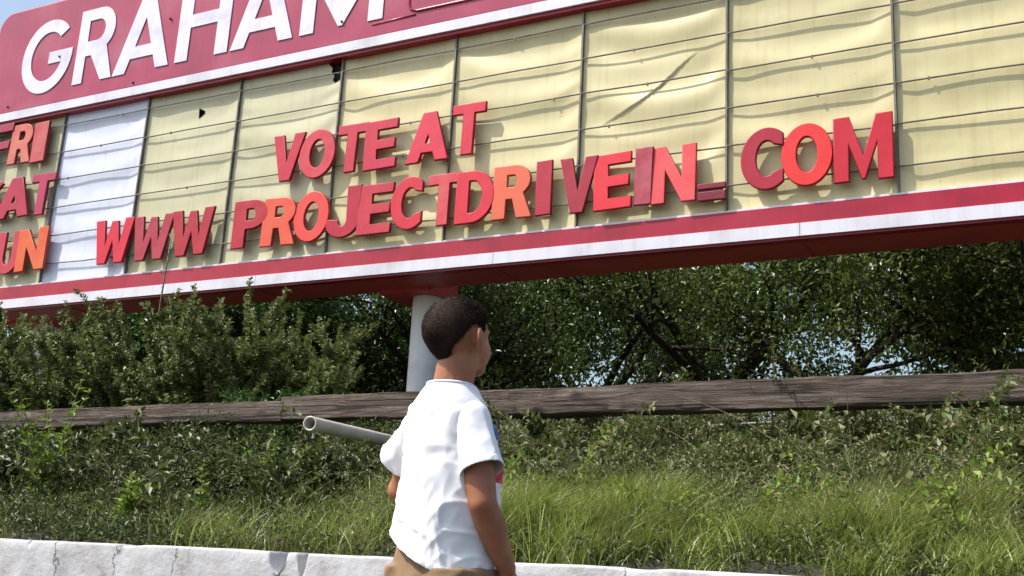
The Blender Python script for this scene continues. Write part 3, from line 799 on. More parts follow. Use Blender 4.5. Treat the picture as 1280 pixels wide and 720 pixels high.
def leafy_bush(x, y, h, rad, nl, label, seed, leafm, ls=.045, grp='low bushes on the slope', cat='bush'):
    r = random.Random(seed); z0 = gz(x, y); root = empty('bush', (x, y, z0)); tag(root, label, cat, grp)
    sb = MB(); rows = []
    ns = 16
    for s in range(ns):
        a = 2*PI*s/ns + r.uniform(-.3, .3); q = r.uniform(.15, 1)
        P, D = curve_pts((0, 0, -.03), (math.cos(a)*q*rad/h*1.3, math.sin(a)*q*rad/h*1.3, 1), math.hypot(h, rad*q)*r.uniform(.7, 1.0), (math.cos(a)*.5, math.sin(a)*.5, -.5), 7, r)
        sb.tube(P, [.009*(1-.7*i/7) for i in range(8)], 4, False)
        subs = [P]
        for k in range(6):
            j = r.randint(2, 7); aa = r.uniform(0, 6.28)
            P2, _ = curve_pts(P[j], D[j]*.4+Vector((math.cos(aa), math.sin(aa), .4)), r.uniform(.12, .32)*h, (0, 0, .1), 4, r)
            sb.tube(P2, .003, 3, False); subs.append(P2)
        n_each = max(4, nl//(ns*7))
        for PP in subs:
            L = sum((PP[i+1]-PP[i]).length for i in range(len(PP)-1))
            def fn(p, t, u):
                w = Vector((r.gauss(0, 1), r.gauss(0, 1), r.gauss(0, 1))); w = (w-t*w.dot(t)).normalized(); ln = ls*r.uniform(.6, 1.3)
                return [(p+w*r.uniform(0, .03), w+t*.5+Vector((0, 0, -.15)), Vector((r.uniform(-.6, .6), r.uniform(-.6, .6), 1)), ln, ln*.45)]
            rows += leaves_along(PP, L/n_each, fn)
    sb.build('stem', M['stem'], root); leaf_mesh('foliage', rows, M[leafm], root)
    return root
BU = [(-8.9, 6.0, .62, .6, 'shadedleaf', 'dark leafy bush below the left rail, left of the lime plant'),
      (-7.9, 6.1, .58, .6, 'shadedleaf', 'dark leafy bush just right of the tall lime plant'),
      (-6.7, 5.4, .6, .5, 'shadedleaf', 'dark bush halfway down the left bank behind the seedlings'),
      (-10.4, 6.3, .6, .6, 'shadedleaf', 'dark leafy bush below the left rail, nearest the left edge'),
      (-7.2, 6.0, .60, .6, 'shadedleaf', 'dark bush below the left rail under the tallest shrub'),
      (-6.3, 6.2, .56, .6, 'shadedleaf', 'dark bush in front of the left rail under the thin twig'),
      (-5.55, 6.1, .50, .55, 'shadedleaf', 'small leafed bush below the rail joint'),
      (-4.95, 6.5, .46, .55, 'shadedleaf', 'bush under the open end of the pipe'),
      (-4.4, 5.6, .42, .45, 'shadedleaf', 'low bush left of the boy elbow'),
      (-6.1, 7.6, .75, .55, 'brightleaf', 'fresh green bush rising above the rail left of the boy'),
      (-3.3, 7.4, .62, .55, 'weedleaf', 'olive weedy bush under the rail right of the boy'),
      (-2.4, 7.7, .66, .6, 'weedleaf', 'olive weedy bush under the rail at centre right'),
      (-1.5, 7.5, .62, .55, 'weedleaf', 'yellowish weedy bush under the rail below COM'),
      (-.7, 7.6, .68, .6, 'weedleaf', 'weedy bush near the right end below the rail'),
      (.1, 7.3, .65, .55, 'weedleaf', 'weedy bush at the right edge below the rail'),
      (-.15, 5.9, .55, .5, 'weedleaf', 'leafy bush beside the tall grass at the right edge'),
      (-2.9, 6.3, .42, .5, 'shadedleaf', 'low dark bush behind the grass beside the boy'),
      (-1.7, 6.5, .4, .5, 'weedleaf', 'low bush in the middle of the slope behind the grass')]
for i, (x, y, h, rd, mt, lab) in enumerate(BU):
    leafy_bush(x, y, h, rd, 5200 if mt == 'shadedleaf' else 4200, lab, 500+i, mt, .058 if mt == 'shadedleaf' else .044)
LIME = [(-6.0, 5.05, .98, 'tall yellow green young plant in front of the left rail', 8, .10),
        (-6.25, 4.75, .5, 'leafy yellow green plant low at the left edge', 9, .09),
        (-4.98, 4.75, .34, 'small yellow green seedling above the wall, left', 4, .09),
        (-4.55, 4.9, .40, 'thin seedling with paired leaves above the wall', 3, .08),
        (-4.45, 5.4, .50, 'reddish green young plant halfway to the pipe', 6, .085)]
for i, (x, y, h, lab, ns, ls) in enumerate(LIME):
    r = random.Random(700+i); z0 = gz(x, y); root = empty('young_plant', (x, y, z0)); tag(root, lab, 'plant', 'young plants behind the wall')
    sb = MB(); rows = []
    for s in range(ns):
        a = r.uniform(0, 6.28); q = r.uniform(.05, .32) if s else 0
        P, D = curve_pts((r.uniform(-.04, .04), r.uniform(-.04, .04), -.02), (math.cos(a)*q, math.sin(a)*q, 1), h*(r.uniform(.55, .95) if s else 1), (math.cos(a)*.3, math.sin(a)*.3, 0), 7, r)
        sb.tube(P, [.006*(1-.6*k/7) for k in range(8)], 5, False)
        st = [r.uniform(0, 3)]
        def fn(p, t, u):
            if u < .15: return []
            st[0] += 2.4; o = []
            w = Vector((math.cos(st[0]), math.sin(st[0]), .25)); L = ls*1.5*(1.1-.6*u)
            for sg in (-1, 0, 1):
                a2 = st[0]+sg*.9; o.append((p, Vector((math.cos(a2), math.sin(a2), r.uniform(.1, 1.1))), Vector((r.uniform(-.3, .3), r.uniform(-.3, .3), 1)), L*.75*r.uniform(.6, 1.1), L*.26))
            return o
        rows += leaves_along(P, h/17, fn)
    sb.build('stem', M['stem'], root); leaf_mesh('foliage', rows, M['limeleaf'], root, .15)

# ---- grass: blades of five segments, in tufts
def blades(name, base, hgt, wid, lean, mat, nseg=5, label=None, cat=None):
    n = len(base); az = RNG.uniform(0, 2*PI, n); bend = RNG.uniform(.2, 1.0, n)*lean
    dirx, diry = np.cos(az)*bend + .10, np.sin(az)*bend
    fa = RNG.uniform(0, PI, n); sx, sy = np.cos(fa), np.sin(fa)
    V = np.zeros((n, nseg+1, 2, 3)); 
    for k in range(nseg+1):
        t = k/nseg; r = hgt*t
        cx = base[:, 0]+dirx*hgt*t*t; cy = base[:, 1]+diry*hgt*t*t; cz = base[:, 2]+r*(1-.35*bend*t)
        w = wid*(1-t**1.6)*.5+.0004
        V[:, k, 0] = np.stack([cx-sx*w, cy-sy*w, cz], 1); V[:, k, 1] = np.stack([cx+sx*w, cy+sy*w, cz], 1)
    i0 = (np.arange(n)*(nseg+1)*2)[:, None]; F = []
    for k in range(nseg):
        a = i0+k*2; F.append(np.concatenate([a, a+1, a+3, a+2], 1))
    F = np.stack(F, 1).reshape(-1, 4)
    return np_mesh(name, V.reshape(-1, 3), F, mat, None, True)
def scatter(n, x0, x1, y0, y1, tuft=0, spread=.08):
    if tuft:
        c = np.stack([RNG.uniform(x0, x1, tuft), RNG.uniform(y0, y1, tuft)], 1); i = RNG.integers(0, tuft, n)
        p = c[i]+RNG.normal(size=(n, 2))*spread
    else: p = np.stack([RNG.uniform(x0, x1, n), RNG.uniform(y0, y1, n)], 1)
    p[:, 1] = np.maximum(p[:, 1], 4.18)
    return np.array([(x, y, gz(x, y)-.02) for x, y in p])
def keep(B, thr, sc=1.0):
    k = np.array([noise.noise(Vector((p[0]*sc, p[1]*sc*1.3, 9.1))) > thr for p in B]); return B[k]
B1 = keep(scatter(30000, -2.6, -.3, 4.2, 5.5, 150, .06), -.16)
B2 = scatter(6500, -4.3, -1.2, 4.2, 5.8, 90, .07)
B3 = scatter(4000, -.3, 2.5, 4.2, 6.5, 60, .08)
B4 = scatter(3500, -8.5, -4.2, 4.2, 5.6, 110, .08)
BB = np.concatenate([B1, B2, B3, B4])
h1 = RNG.uniform(.14, .40, len(B1))*np.array([.75+.7*noise.noise(Vector((p[0]*1.7, p[1]*1.7, 2))) for p in B1])
hg = np.concatenate([h1, RNG.uniform(.10, .30, len(B2)), RNG.uniform(.12, .34, len(B3)), RNG.uniform(.08, .24, len(B4))])
o = blades('grass', BB, hg, RNG.uniform(.003, .0075, len(BB)), 1.0, M['grassblade']); tag(o, 'long bright green grass growing behind the low white wall', 'grass', kind='stuff')
B5 = np.concatenate([scatter(520, -2.8, 1.5, 4.3, 8.2), scatter(200, -9, -2.8, 4.3, 7.0)])
o = blades('dry_grass', B5, RNG.uniform(.15, .45, len(B5)), RNG.uniform(.002, .004, len(B5)), 1.3, M['drygrass'], 6); tag(o, 'thin straw coloured dry stalks scattered through the weeds', 'dry grass', kind='stuff')
# ---- ground cover: small leaves standing over the slope
def cover(n, x0, x1, y0, y1, hmax, ls, mat, name, label):
    x = RNG.uniform(x0, x1, n); y = RNG.uniform(y0, y1, n)
    z = np.array([gz(a, b_) + (.25+.75*max(0, .5+noise.noise(Vector((a*1.6, b_*1.6, 4)))))*hmax*RNG.random()**.8 for a, b_ in zip(x, y)])
    V, F = leaf_verts(np.stack([x, y, z], 1), rand_dirs(n, .35), rand_dirs(n, .8), RNG.uniform(.5, 1.3, n)*ls, RNG.uniform(.4, .6, n)*ls*.6)
    tag(np_mesh(name, V, F, mat), label, 'weeds', kind='stuff')
cover(14000, -3.5, 2.5, 4.5, 6.0, .42, .03, M['weedleaf'], 'weeds', 'sprigs of mixed weeds sticking up through the long grass')
cover(26000, -4.5, 2.5, 4.17, 5.6, .16, .035, M['shadedleaf'], 'weeds', 'small dark weeds between the grass tufts just behind the wall')
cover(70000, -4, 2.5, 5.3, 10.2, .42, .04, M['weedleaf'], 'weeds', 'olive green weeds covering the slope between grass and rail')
cover(26000, -9.5, -4, 4.17, 5.4, .24, .045, M['shadedleaf'], 'weeds', 'dark leafy weeds close behind the wall at left')
cover(60000, -13, -4, 5.0, 10, .5, .045, M['shadedleaf'], 'undergrowth', 'dark leafy undergrowth below the left rail')
cover(60000, -19, 6, 11.4, 19, 1.7, .09, M['oakleaf2'], 'undergrowth', 'dark undergrowth below the trees behind the sign')

def brambles(n, x0, x1, y0, y1, hmin, hmax, mat, ls, label, seed, bare=.25):
    r = random.Random(seed); sb = MB(); rows = []
    for _ in range(n):
        x, y = r.uniform(x0, x1), r.uniform(y0, y1); a = r.uniform(0, 6.28); h = r.uniform(hmin, hmax)*(.7+.6*max(0, noise.noise(Vector((x*.9, y*.9, 31)))+.4))
        P, D = curve_pts((x, y, gz(x, y)-.02), (math.cos(a)*.4, math.sin(a)*.4, 1), h*1.3, (math.cos(a)*1.1, math.sin(a)*.8, -.9*r.random()), 8, r)
        sb.tube(P, [.0045*(1-.7*i/8) for i in range(9)], 3, False)
        if r.random() < bare: continue
        lsz = ls*r.uniform(.6, 1.6)
        def fn(p, t, u):
            if u < .2: return []
            w = Vector((r.gauss(0, 1), r.gauss(0, 1), r.gauss(0, .7))); w = (w-t*w.dot(t)).normalized(); ln = lsz*r.uniform(.6, 1.25)*(1.2-.5*u)
            return [(p, w+t*.5, Vector((r.uniform(-.5, .5), r.uniform(-.5, .5), 1)), ln, ln*.5), (p, -w+t*.5, Vector((r.uniform(-.5, .5), r.uniform(-.5, .5), 1)), ln, ln*.5)]
        rows += leaves_along(P, lsz*.45, fn)
    o = sb.build('brambles', M['drystem']); tag(o, label, 'brambles', kind='stuff'); leaf_mesh('foliage', rows, mat, o)
M['drystem'] = noisy('dry_stem', [(.3, (.10, .07, .04)), (.7, (.26, .21, .13))], 5, .8)
brambles(420, -3.9, 1.4, 5.5, 8.6, .30, .75, M['weedleaf'], .055, 'untidy arching weeds and brown stems on the bank right of the boy', 21)
brambles(300, -10, -3.9, 4.9, 6.6, .25, .62, M['shadedleaf'], .07, 'untidy arching weeds on the dark bank below the left rail', 22)
brambles(70, -3.2, 1.2, 4.4, 5.6, .25, .5, M['limeleaf'], .05, 'thin leafy stems poking out of the long grass', 23, .4)
# ------------------------------------------------------------------ the boy
boy = empty('person', (-1.384, 2.326, 0), math.radians(-16)); boy.scale = (1.012,)*3
tag(boy, 'boy in white T-shirt and khaki shorts looking up at the marquee, seen from behind', 'person')
def skin_mat():
    m, nt, b = new_mat('skin')
    co = coords(nt); n = N(nt, 'ShaderNodeTexNoise', Scale=9, Detail=4); nt.links.new(co, n.inputs['Vector'])
    r = ramp(nt, [(.32, (.25, .09, .042)), (.5, (.34, .135, .065)), (.68, (.42, .18, .09))], n.outputs[0]); nt.links.new(r.outputs[0], b.inputs['Base Color'])
    b.inputs['Roughness'].default_value = .5; b.inputs['Subsurface Weight'].default_value = .08
    b.inputs['Subsurface Radius'].default_value = (.012, .004, .002)
    n2 = N(nt, 'ShaderNodeTexNoise', Scale=180, Detail=2); nt.links.new(co, n2.inputs['Vector']); bump(nt, b, n2.outputs[0], .12, .002)
    return m
M['skin'] = skin_mat()
HY = math.radians(-1); HT = math.radians(9)          # head turned right, tilted back
HP = Vector((0, -.018, 1.15))
HM = Matrix.Translation(HP+Vector((.014, .010, .000))) @ Matrix.Rotation(HY, 4, 'Z') @ Matrix.Rotation(HT, 4, 'X') @ Matrix.Translation(-HP)
def head_pts(mb, start):
    for i in range(start, len(mb.v)): mb.v[i] = tuple(HM @ Vector(mb.v[i]))
b = MB()
# trunk
b.loft([(0, 0, .60, .110, .09), (0, 0, .68, .118, .10), (0, .01, .78, .105, .092), (0, .012, .88, .103, .092), (0, .0, .98, .108, .088), (0, -.01, 1.04, .098, .076), (0, -.015, 1.08, .07, .06), (0, -.017, 1.11, .05, .05)], 28)
b.limb([(0, -.020, 1.07), (.010, -.012, 1.13), (.019, -.006, 1.20)], [.052, .0495, .049])
s0 = len(b.v)
b.ball((0, -.008, 1.262), (.0685, .084, .076), 28, 20)
b.ball((0, .023, 1.224), (.054, .058, .068), 24, 18)
b.ball((0, .052, 1.170), (.027, .024, .022), 14, 10)
b.limb([(0, .080, 1.240), (0, .091, 1.214), (0, .089, 1.208)], [.006, .008, .009], 10)
for s in (-1, 1):
    b.ball((s*.010, .092, 1.206), (.007, .008, .006), 10, 8)
    b.ball((s*.034, .040, 1.208), (.020, .028, .034), 14, 12)      # cheek
    b.ball((s*.024, .063, 1.254), (.018, .010, .010), 12, 8)       # brow
    b.ball((s*.074, -.002, 1.226), (.010, .018, .031), 14, 12, Matrix.Rotation(s*.35, 3, 'Z'))
    b.ball((s*.084, -.010, 1.236), (.007, .015, .025), 12, 10, Matrix.Rotation(s*.45, 3, 'Z'))
b.ball((0, .080, 1.189), (.019, .007, .005), 12, 8); b.ball((0, .078, 1.181), (.017, .007, .006), 12, 8)
head_pts(b, s0)
# legs, feet
for s in (-1, 1):
    b.limb([(s*.065, 0, .66), (s*.075, .005, .50), (s*.08, .01, .37), (s*.082, -.005, .24), (s*.084, -.01, .08)], [.078, .068, .048, .046, .032])
    b.ball((s*.088, .035, .035), (.036, .095, .034), 16, 10)
# arms
def arm(sh, el, wr):
    b.limb([sh, tuple(Vector(sh).lerp(Vector(el), .5)), el, tuple(Vector(el).lerp(Vector(wr), .35)), wr], [.034, .0385, .0335, .0345, .0215], 18)
def hand(wr, d, palm_n, s, curl):
    """wr wrist, d pointing direction, palm_n palm normal, s side of thumb"""
    d = Vector(d).normalized(); pn = Vector(palm_n).normalized(); sd = d.cross(pn).normalized()*s; wr = Vector(wr)
    R3 = Matrix((sd, d, pn)).transposed()
    b.ball(wr+d*.036, (.029, .040, .0125), 18, 12, R3); b.ball(wr+d*.012, (.021, .022, .015), 14, 10, R3)
    for k, (o_, L) in enumerate(((.021, .052), (.007, .058), (-.007, .054), (-.020, .043))):
        p = wr + d*.062 + sd*o_; P = [p-d*.02, p]; c = d.copy(); 
        for j, f in enumerate((.42, .33, .25)):
            c = (Matrix.Rotation(curl*(.5+.5*j), 3, sd*s) @ c) if True else c
            if c.dot(pn) < 0 and j == 0: pass
            p = p + c*L*f; P.append(p)
        b.limb(P, [.0075, .0078, .0072, .0066, .0058], 10)
    p = wr + d*.022 + sd*.022; P = [p-sd*.012, p + (sd*.8+d*.5)*.020, p + (sd*.75+d*1.1)*.033+pn*.008, p + (sd*.6+d*1.6)*.040+pn*.014]
    b.limb(P, [.011, .0098, .0085, .0072], 10)
arm((.093, -.016, 1.030), (.140, -.018, .845), (.150, .062, .705))
hand((.150, .062, .705), (.02, .35, -1), (-1, 0, 0), -1, .35)
arm((-.095, -.010, 1.030), (-.196, .026, .885), (-.105, .165, .800))
hand((-.105, .165, .800), (.75, .45, -.25), (0, -1, -.2), 1, .3)
me = remeshed(b, .0042, 4); body = link('body', me, M['skin'], boy)
# eyes
M['eye'] = noisy('eye_white', [(.4, (.75, .73, .7)), (.6, (.8, .78, .76))], 5, .2)
M['iris'] = noisy('iris_brown', [(.4, (.03, .015, .01)), (.6, (.06, .03, .015))], 30, .15)
for s in (-1, 1):
    c = HM @ Vector((s*.026, .073, 1.240)); e = MB(); e.ball(c-HM.to_3x3()@Vector((0,.013,0)), .0100, 16, 12); eo = e.build('eye', M['eye'], boy)
    e = MB(); e.ball(HM @ Vector((s*.026, .068, 1.2415)), (.0055, .0035, .0055), 12, 8); e.build('iris', M['iris'], eo)
# hair: close cropped shell plus short strands
M['hair'] = noisy('hair', [(.3, (.013, .008, .006)), (.6, (.030, .017, .011)), (.85, (.075, .042, .026))], 22, .7, spec=.12, bs=.8, bd=.004, bscale=240)
HCc = Vector((0, -.008, 1.262)); HR = Vector((.0735, .0890, .0820))
def hairline(d):
    """>0 inside the hair, d unit direction on the skull"""
    az = math.atan2(d[0], d[1])       # 0 = front
    a = abs(az)
    if a < .75: low = .48 - .05*math.cos(a*3)
    elif a < 1.22: low = .42 - (a-.75)/.47*.46
    elif a < 1.45: low = -.22
    elif a < 1.75: low = .02 - (a-1.45)*.1
    else: low = -.02 - .93*min(1, (a-1.75)/1.05)**.8 + .05*noise.noise(Vector((az*6, 0, 0)))
    return d[2]-low + .03*noise.noise(Vector((d[0]*9, d[1]*9, d[2]*9)))
def skull(d):
    hx, hy = d.x*HR.x, d.y*HR.y; z = d.z*HR.z
    if d.z < 0 and d.y < .25:       # the cropped hair runs on down the nape
        hl = math.hypot(d.x, d.y)+1e-6; m_ = max(1, .64/hl) if hl < .64 else 1
        hx *= m_; hy *= m_; z = d.z*(HR.z + .012*min(1, -d.z*1.2)); f_ = 1-.16*max(0, -d.z-.15); hx *= f_; hy *= f_
    return Vector((hx, hy, z))
mb = MB(); nu, nv = 120, 84; vs = []
for j in range(nv+1):
    ph = PI*j/nv
    for i in range(nu):
        th = 2*PI*i/nu; d = Vector((math.sin(ph)*math.cos(th), math.sin(ph)*math.sin(th), math.cos(ph)))
        k = max(0, min(1, hairline(d)/.20+.05)); q = .86 + .14*k*k*(3-2*k)
        lump = 1 + .012*noise.noise(d*3)
        low = max(0, -d.z-.2); # tapers into the neck
        vs.append(HCc + skull(d)*q*lump)
fs = [(j*nu+i, (j+1)*nu+i, (j+1)*nu+(i+1) % nu, j*nu+(i+1) % nu) for j in range(nv) for i in range(nu)]
mb.add([HM @ v for v in vs], fs)
n = 60000; D = RNG.normal(size=(n, 3)); D /= np.linalg.norm(D, axis=1, keepdims=True)
sv = []; sf = []
HM3 = HM.to_3x3()
for d in D:
    d = Vector(d)
    h_ = hairline(d)
    if h_ < -.09 or random.random() > .30+h_*5: continue
    low = max(0, -d.z-.2)
    p = HCc + skull(d)*(.985 if h_ > .12 else .955)
    ln = random.uniform(.006, .012)*(.45+.55*min(1, max(0, (d.z+.5)))) * (.4 if h_ < .1 else 1)
    swirl = Vector((d.y*.35, .55+.2*d.z, -.35)) + Vector((random.gauss(0, .24), random.gauss(0, .24), random.gauss(0, .2)))
    t = (d*.5 + swirl*.9).normalized(); sd = t.cross(Vector((random.gauss(0, 1), random.gauss(0, 1), random.gauss(0, 1)))).normalized()*.0005
    k = len(sv); sv += [HM @ (p-sd), HM @ (p+sd), HM @ (p+t*ln)]; sf.append((k, k+1, k+2))
mb.add(sv, sf); mb.build('hair', M['hair'], boy)

# T-shirt
def fabric(name, stops, sc=500):
    m = noisy(name, stops, 6, .85, bs=.25, bd=.0015, bscale=sc, spec=.2)
    return m
def shirt_mat():
    m = fabric('white_cotton', [(.3, (.80, .80, .83)), (.7, (.86, .86, .88))]); nt = m.node_tree; bb = nt.nodes['Principled BSDF']
    bb.inputs['Subsurface Weight'].default_value = 0
    return m
M['shirt'] = shirt_mat()
b = MB(); tl = -.50
HZ, HTL = .727, -.50
b.loft([(0, .004, HZ-.05, .124, .112, HTL), (0, .004, HZ-.045, .130, .119, HTL), (0, .004, HZ, .130, .121, HTL), (0, .006, HZ+.03, .128, .120, HTL), (0, .010, .83, .120, .117, HTL*.45), (0, .013, .90, .116, .116),
        (0, .010, .97, .116, .113), (0, .0, 1.02, .115, .101), (0, -.010, 1.055, .111, .088), (.002, -.013, 1.080, .100, .079), (.004, -.014, 1.100, .085, .071), (.007, -.014, 1.116, .070, .064), (.009, -.013, 1.130, .0605, .058), (.009, -.013, 1.142, .059, .057)], 48)
tb = b; SLV = []; SB = []
def sleeve(sh, en, r0, r1):
    b = MB(); SB.append(b)
    sh, en = Vector(sh), Vector(en); d = (en-sh); L = d.length; d.normalize(); SLV.append((sh, en, d))
    b.ball(sh, r0, 30, 20)
    b.tube([sh, sh+d*L*.35, sh+d*L*.7, en, en+d*.035, en+d*.045], [r0, (r0+r1)/2-.002, r1-.001, r1, r1+.002, r1-.006], 30)
sleeve((.084, -.016, 1.036), (.137, -.020, .920), .050, .0505)
sleeve((-.086, -.012, 1.034), (-.186, .0, .952), .050, .0505)
import bmesh
def drape(x, y, z):
    """soft vertical drape, pulls from the armpits, loose creases at the waist"""
    w = noise.noise(Vector((x*15+z*5, y*11, z*3.0)))*.0085 + noise.noise(Vector((x*26-z*14, y*20, z*9)))*.003 + noise.noise(Vector((x*5, y*5, z*8+3)))*.005
    p1 = Vector((x*10 + z*4, y*9, z*3)); wv_ = noise.noise(p1*.7)*.8
    rg = 1-min(1, abs(noise.noise(Vector((x*12 + z*7 + wv_, y*10, z*4.5 + wv_))))*3.2); w += .0058*rg*rg
    rg = 1-min(1, abs(noise.noise(Vector((x*8 - z*9 + 7, y*8, z*10 + x*9 + wv_*1.5))))*3.4); w += .0045*rg*rg*max(0, min(1, (1.0-z)*6))
    rg = 1-min(1, abs(noise.noise(Vector((x*22 + 3, y*20, z*16 - x*10))))*3.0); w += .0022*rg
    return w
def cloth_piece(mb, kind, cuts):
    me = remeshed(mb, .0040, 6); n_ = len(me.vertices)
    co = np.empty(n_*3, np.float32); me.vertices.foreach_get('co', co); co = co.reshape(-1, 3)
    nn = np.empty(n_*3, np.float32); me.vertex_normals.foreach_get('vector', nn); nn = nn.reshape(-1, 3)
    for i in range(n_):
        x, y, z = map(float, co[i]); w = drape(x, y, z)
        if kind == 'torso':
            hz = z-(HZ+HTL*x); w *= max(.45, min(1, hz/.05))
            for s_ in (-1, 1):
                ddx, ddz = x-s_*.095, z-.965; rr_ = math.hypot(ddx, ddz); an = math.atan2(ddz, -s_*ddx)
                if ddx*s_ < .02: w += .0024*math.sin(an*5+2.5*noise.noise(Vector((x*5, 1, z*5))))*max(0, 1-rr_/.17)*min(1, rr_/.07)
            if z > 1.06: w *= max(0, (1.12-z)/.06)
            if 0 < hz < .016: w += .0012
        else:
            w = w*.55 - .001
            if z > 1.03: w *= max(.2, 1-(z-1.03)/.05)
            a_ = Vector((x, y, z))-kind[1]; t_ = a_.dot(kind[2])
            if -.014 < t_ < 0: w += .0012
        co[i] += nn[i]*w
    me.vertices.foreach_set('co', co.ravel()); me.update()
    bx_ = bmesh.new(); bx_.from_mesh(me)
    for c_, n__ in cuts:
        bmesh.ops.bisect_plane(bx_, geom=bx_.verts[:]+bx_.edges[:]+bx_.faces[:], dist=1e-5, plane_co=c_, plane_no=n__, clear_outer=True)
    bmesh.ops.recalc_face_normals(bx_, faces=bx_.faces[:]); bx_.to_mesh(me); bx_.free(); return me
parts_ = [cloth_piece(tb, 'torso', [(Vector((0, 0, HZ)), Vector((HTL, 0, -1)).normalized()), (Vector((.009, -.013, 1.124)), Vector((0, .12, 1)).normalized())])]
for q_, sb_ in zip(SLV, SB): parts_.append(cloth_piece(sb_, q_, [(q_[1], q_[2])]))
bmx = bmesh.new()
for p_ in parts_: bmx.from_mesh(p_)
me = bpy.data.meshes.new('t_shirt'); bmx.to_mesh(me); bmx.free()
me.polygons.foreach_set('use_smooth', [True]*len(me.polygons))
shirt = link('t_shirt', me, M['shirt'], boy)
sol = shirt.modifiers.new('s', 'SOLIDIFY'); sol.thickness = .0022; sol.offset = -1
# stitched hems and collar as sub-parts
M['rib'] = fabric('collar_rib', [(.3, (.76, .76, .80)), (.7, (.82, .82, .85))], 900)
b = MB(); P = []
for k in range(41): w = 2*PI*k/40; P.append((.009+.0605*math.cos(w), -.013+.0585*math.sin(w), 1.125-.010*math.sin(w)*(1 if math.sin(w) > 0 else .3)))
b.tube(P, .0040, 8, False); b.build('collar', M['rib'], shirt)
# printed graphic on the chest: a curved patch of blue over red
def print_patch(name, az0, az1, z0, z1, col, wavy=.01, seed=0):
    bb = MB(); nA, nZ = 26, 14; V = []
    dgm = shirt.data
    from mathutils.bvhtree import BVHTree
    global _bvh
    try: _bvh
    except NameError: _bvh = BVHTree.FromPolygons([v.co[:] for v in dgm.vertices], [p.vertices[:] for p in dgm.polygons])
    for j in range(nZ+1):
        for i in range(nA+1):
            az = math.radians(az0+(az1-az0)*i/nA); z = z0+(z1-z0)*j/nZ + wavy*noise.noise(Vector((i*.3, j*.4, seed)))
            d = Vector((math.sin(az), math.cos(az), 0)); h = _bvh.ray_cast(Vector((0, 0, z))+d*.5, -d)
            p = h[0] if h[0] else d*.12; V.append(p + d*.0015)
    bb.add(V, [(j*(nA+1)+i, j*(nA+1)+i+1, (j+1)*(nA+1)+i+1, (j+1)*(nA+1)+i) for j in range(nZ) for i in range(nA)])
    bb.build(name, noisy(name, [(.4, col), (.6, tuple(c*1.2 for c in col))], 20, .7), shirt)
print_patch('blue_print', -35, 76, 1.0, 1.04, (.02, .12, .5), .012, 1)
print_patch('blue_print', -30, 76, .955, .985, (.02, .12, .5), .01, 2)
print_patch('red_print', -35, 72, .90, .935, (.55, .02, .05), .012, 3)
print_patch('red_print', 40, 82, .755, .80, (.45, .015, .05), .01, 4)

# shorts
M['khaki'] = fabric('khaki_cotton', [(.3, (.23, .15, .085)), (.7, (.30, .20, .12))], 600)
b = MB()
b.loft([(0, 0, .805, .090, .080), (0, 0, .81, .105, .092), (0, 0, .78, .114, .098), (-.004, -.002, .73, .112, .098), (-.006, -.002, .67, .120, .106), (-.004, 0, .62, .134, .110), (0, 0, .58, .12, .09)], 40)
for s in (-1, 1):
    b.loft([(s*.066, 0, .70, .072, .10), (s*.074, 0, .60, .078, .098), (s*.082, .003, .50, .080, .092), (s*.086, .005, .405, .083, .090), (s*.086, .005, .400, .080, .087), (s*.086, .005, .41, .06, .065)], 32)
me = remeshed(b, .0055, 4); nv_ = len(me.vertices); co = np.empty(nv_*3, np.float32); me.vertices.foreach_get('co', co); co = co.reshape(-1, 3)
nn = np.empty(nv_*3, np.float32); me.vertex_normals.foreach_get('vector', nn); nn = nn.reshape(-1, 3)
for i in range(nv_):
    x, y, z = co[i]; w = noise.noise(Vector((x*13, y*13, z*7)))*.006 + .004*max(0, 1-abs(noise.noise(Vector((x*11, y*11+5, z*15))))*3)
    co[i] += nn[i]*w
me.vertices.foreach_set('co', co.ravel()); me.update()
shorts = link('shorts', me, M['khaki'], boy)
b = MB(); b.loft([(-.06, -.109, .66, .026, .003, 0, .4), (-.06, -.113, .59, .026, .003, 0, .4)], 12); b.build('back_pocket', M['khaki'], shorts)
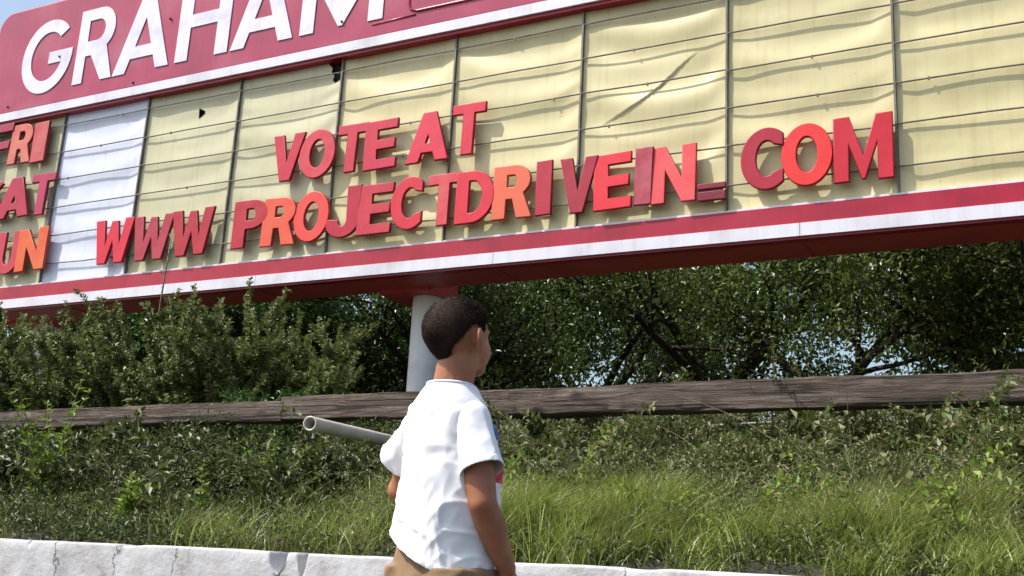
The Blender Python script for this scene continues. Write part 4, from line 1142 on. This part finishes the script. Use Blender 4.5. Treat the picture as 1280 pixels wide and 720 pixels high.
# shoes
M['shoe'] = noisy('shoe', [(.3, (.03, .03, .035)), (.7, (.06, .06, .065))], 8, .6); M['sole'] = noisy('sole', [(.3, (.55, .55, .53)), (.7, (.65, .65, .63))], 8, .7)
for s in (-1, 1):
    b = MB(); x = s*.088
    b.loft([(x, .035, .015, .044, .112), (x, .035, .03, .044, .110), (x, .025, .055, .040, .092), (x, .0, .075, .037, .060), (x-s*.003, -.012, .095, .036, .045)], 24)
    so = b.build('shoe', M['shoe'], boy); b = MB(); b.loft([(x, .035, .0, .045, .114), (x, .035, .018, .047, .116)], 24); b.build('sole', M['sole'], so)

# ------------------------------------------------------------------ light, sky, camera
w = bpy.data.worlds.new('World'); scene.world = w; w.use_nodes = True; nt = w.node_tree
sun_to = Vector((-1.6, -1.22, 2.75)).normalized()     # towards the sun
el = math.asin(sun_to.z); az = math.atan2(sun_to.x, sun_to.y)
sk = nt.nodes.new('ShaderNodeTexSky'); sk.sky_type = 'NISHITA'; sk.sun_disc = False; sk.sun_elevation = el; sk.sun_rotation = az
sk.air_density = 1.3; sk.dust_density = 3.5; sk.ozone_density = 1.0
bg = nt.nodes['Background']; bg.inputs[1].default_value = .15; nt.links.new(sk.outputs[0], bg.inputs[0])
L = bpy.data.lights.new('sun', 'SUN'); L.energy = 4.1; L.angle = math.radians(.55); L.color = (1, .965, .91)
lo = bpy.data.objects.new('sun', L); C.objects.link(lo); lo.rotation_euler = sun_to.to_track_quat('Z', 'Y').to_euler(); lo.location = (0, 0, 30)

cam = bpy.data.cameras.new('camera'); co_ = bpy.data.objects.new('camera', cam); C.objects.link(co_); scene.camera = co_
cam.sensor_width = 36; cam.lens = 1389.29/1280*36; cam.clip_end = 3000; cam.clip_start = .05
rt = Vector((.888, .457, .051)).normalized(); fw = Vector((-.455, .855, .250)); fw = (fw-rt*fw.dot(rt)).normalized(); up = rt.cross(fw)
co_.matrix_world = Matrix(((rt.x, up.x, -fw.x, 0), (rt.y, up.y, -fw.y, 0), (rt.z, up.z, -fw.z, HC), (0, 0, 0, 1)))
vs_ = scene.view_settings; vs_.view_transform = 'Standard'; vs_.look = 'None'; vs_.gamma = 1; vs_.exposure = .42; vs_.use_curve_mapping = False
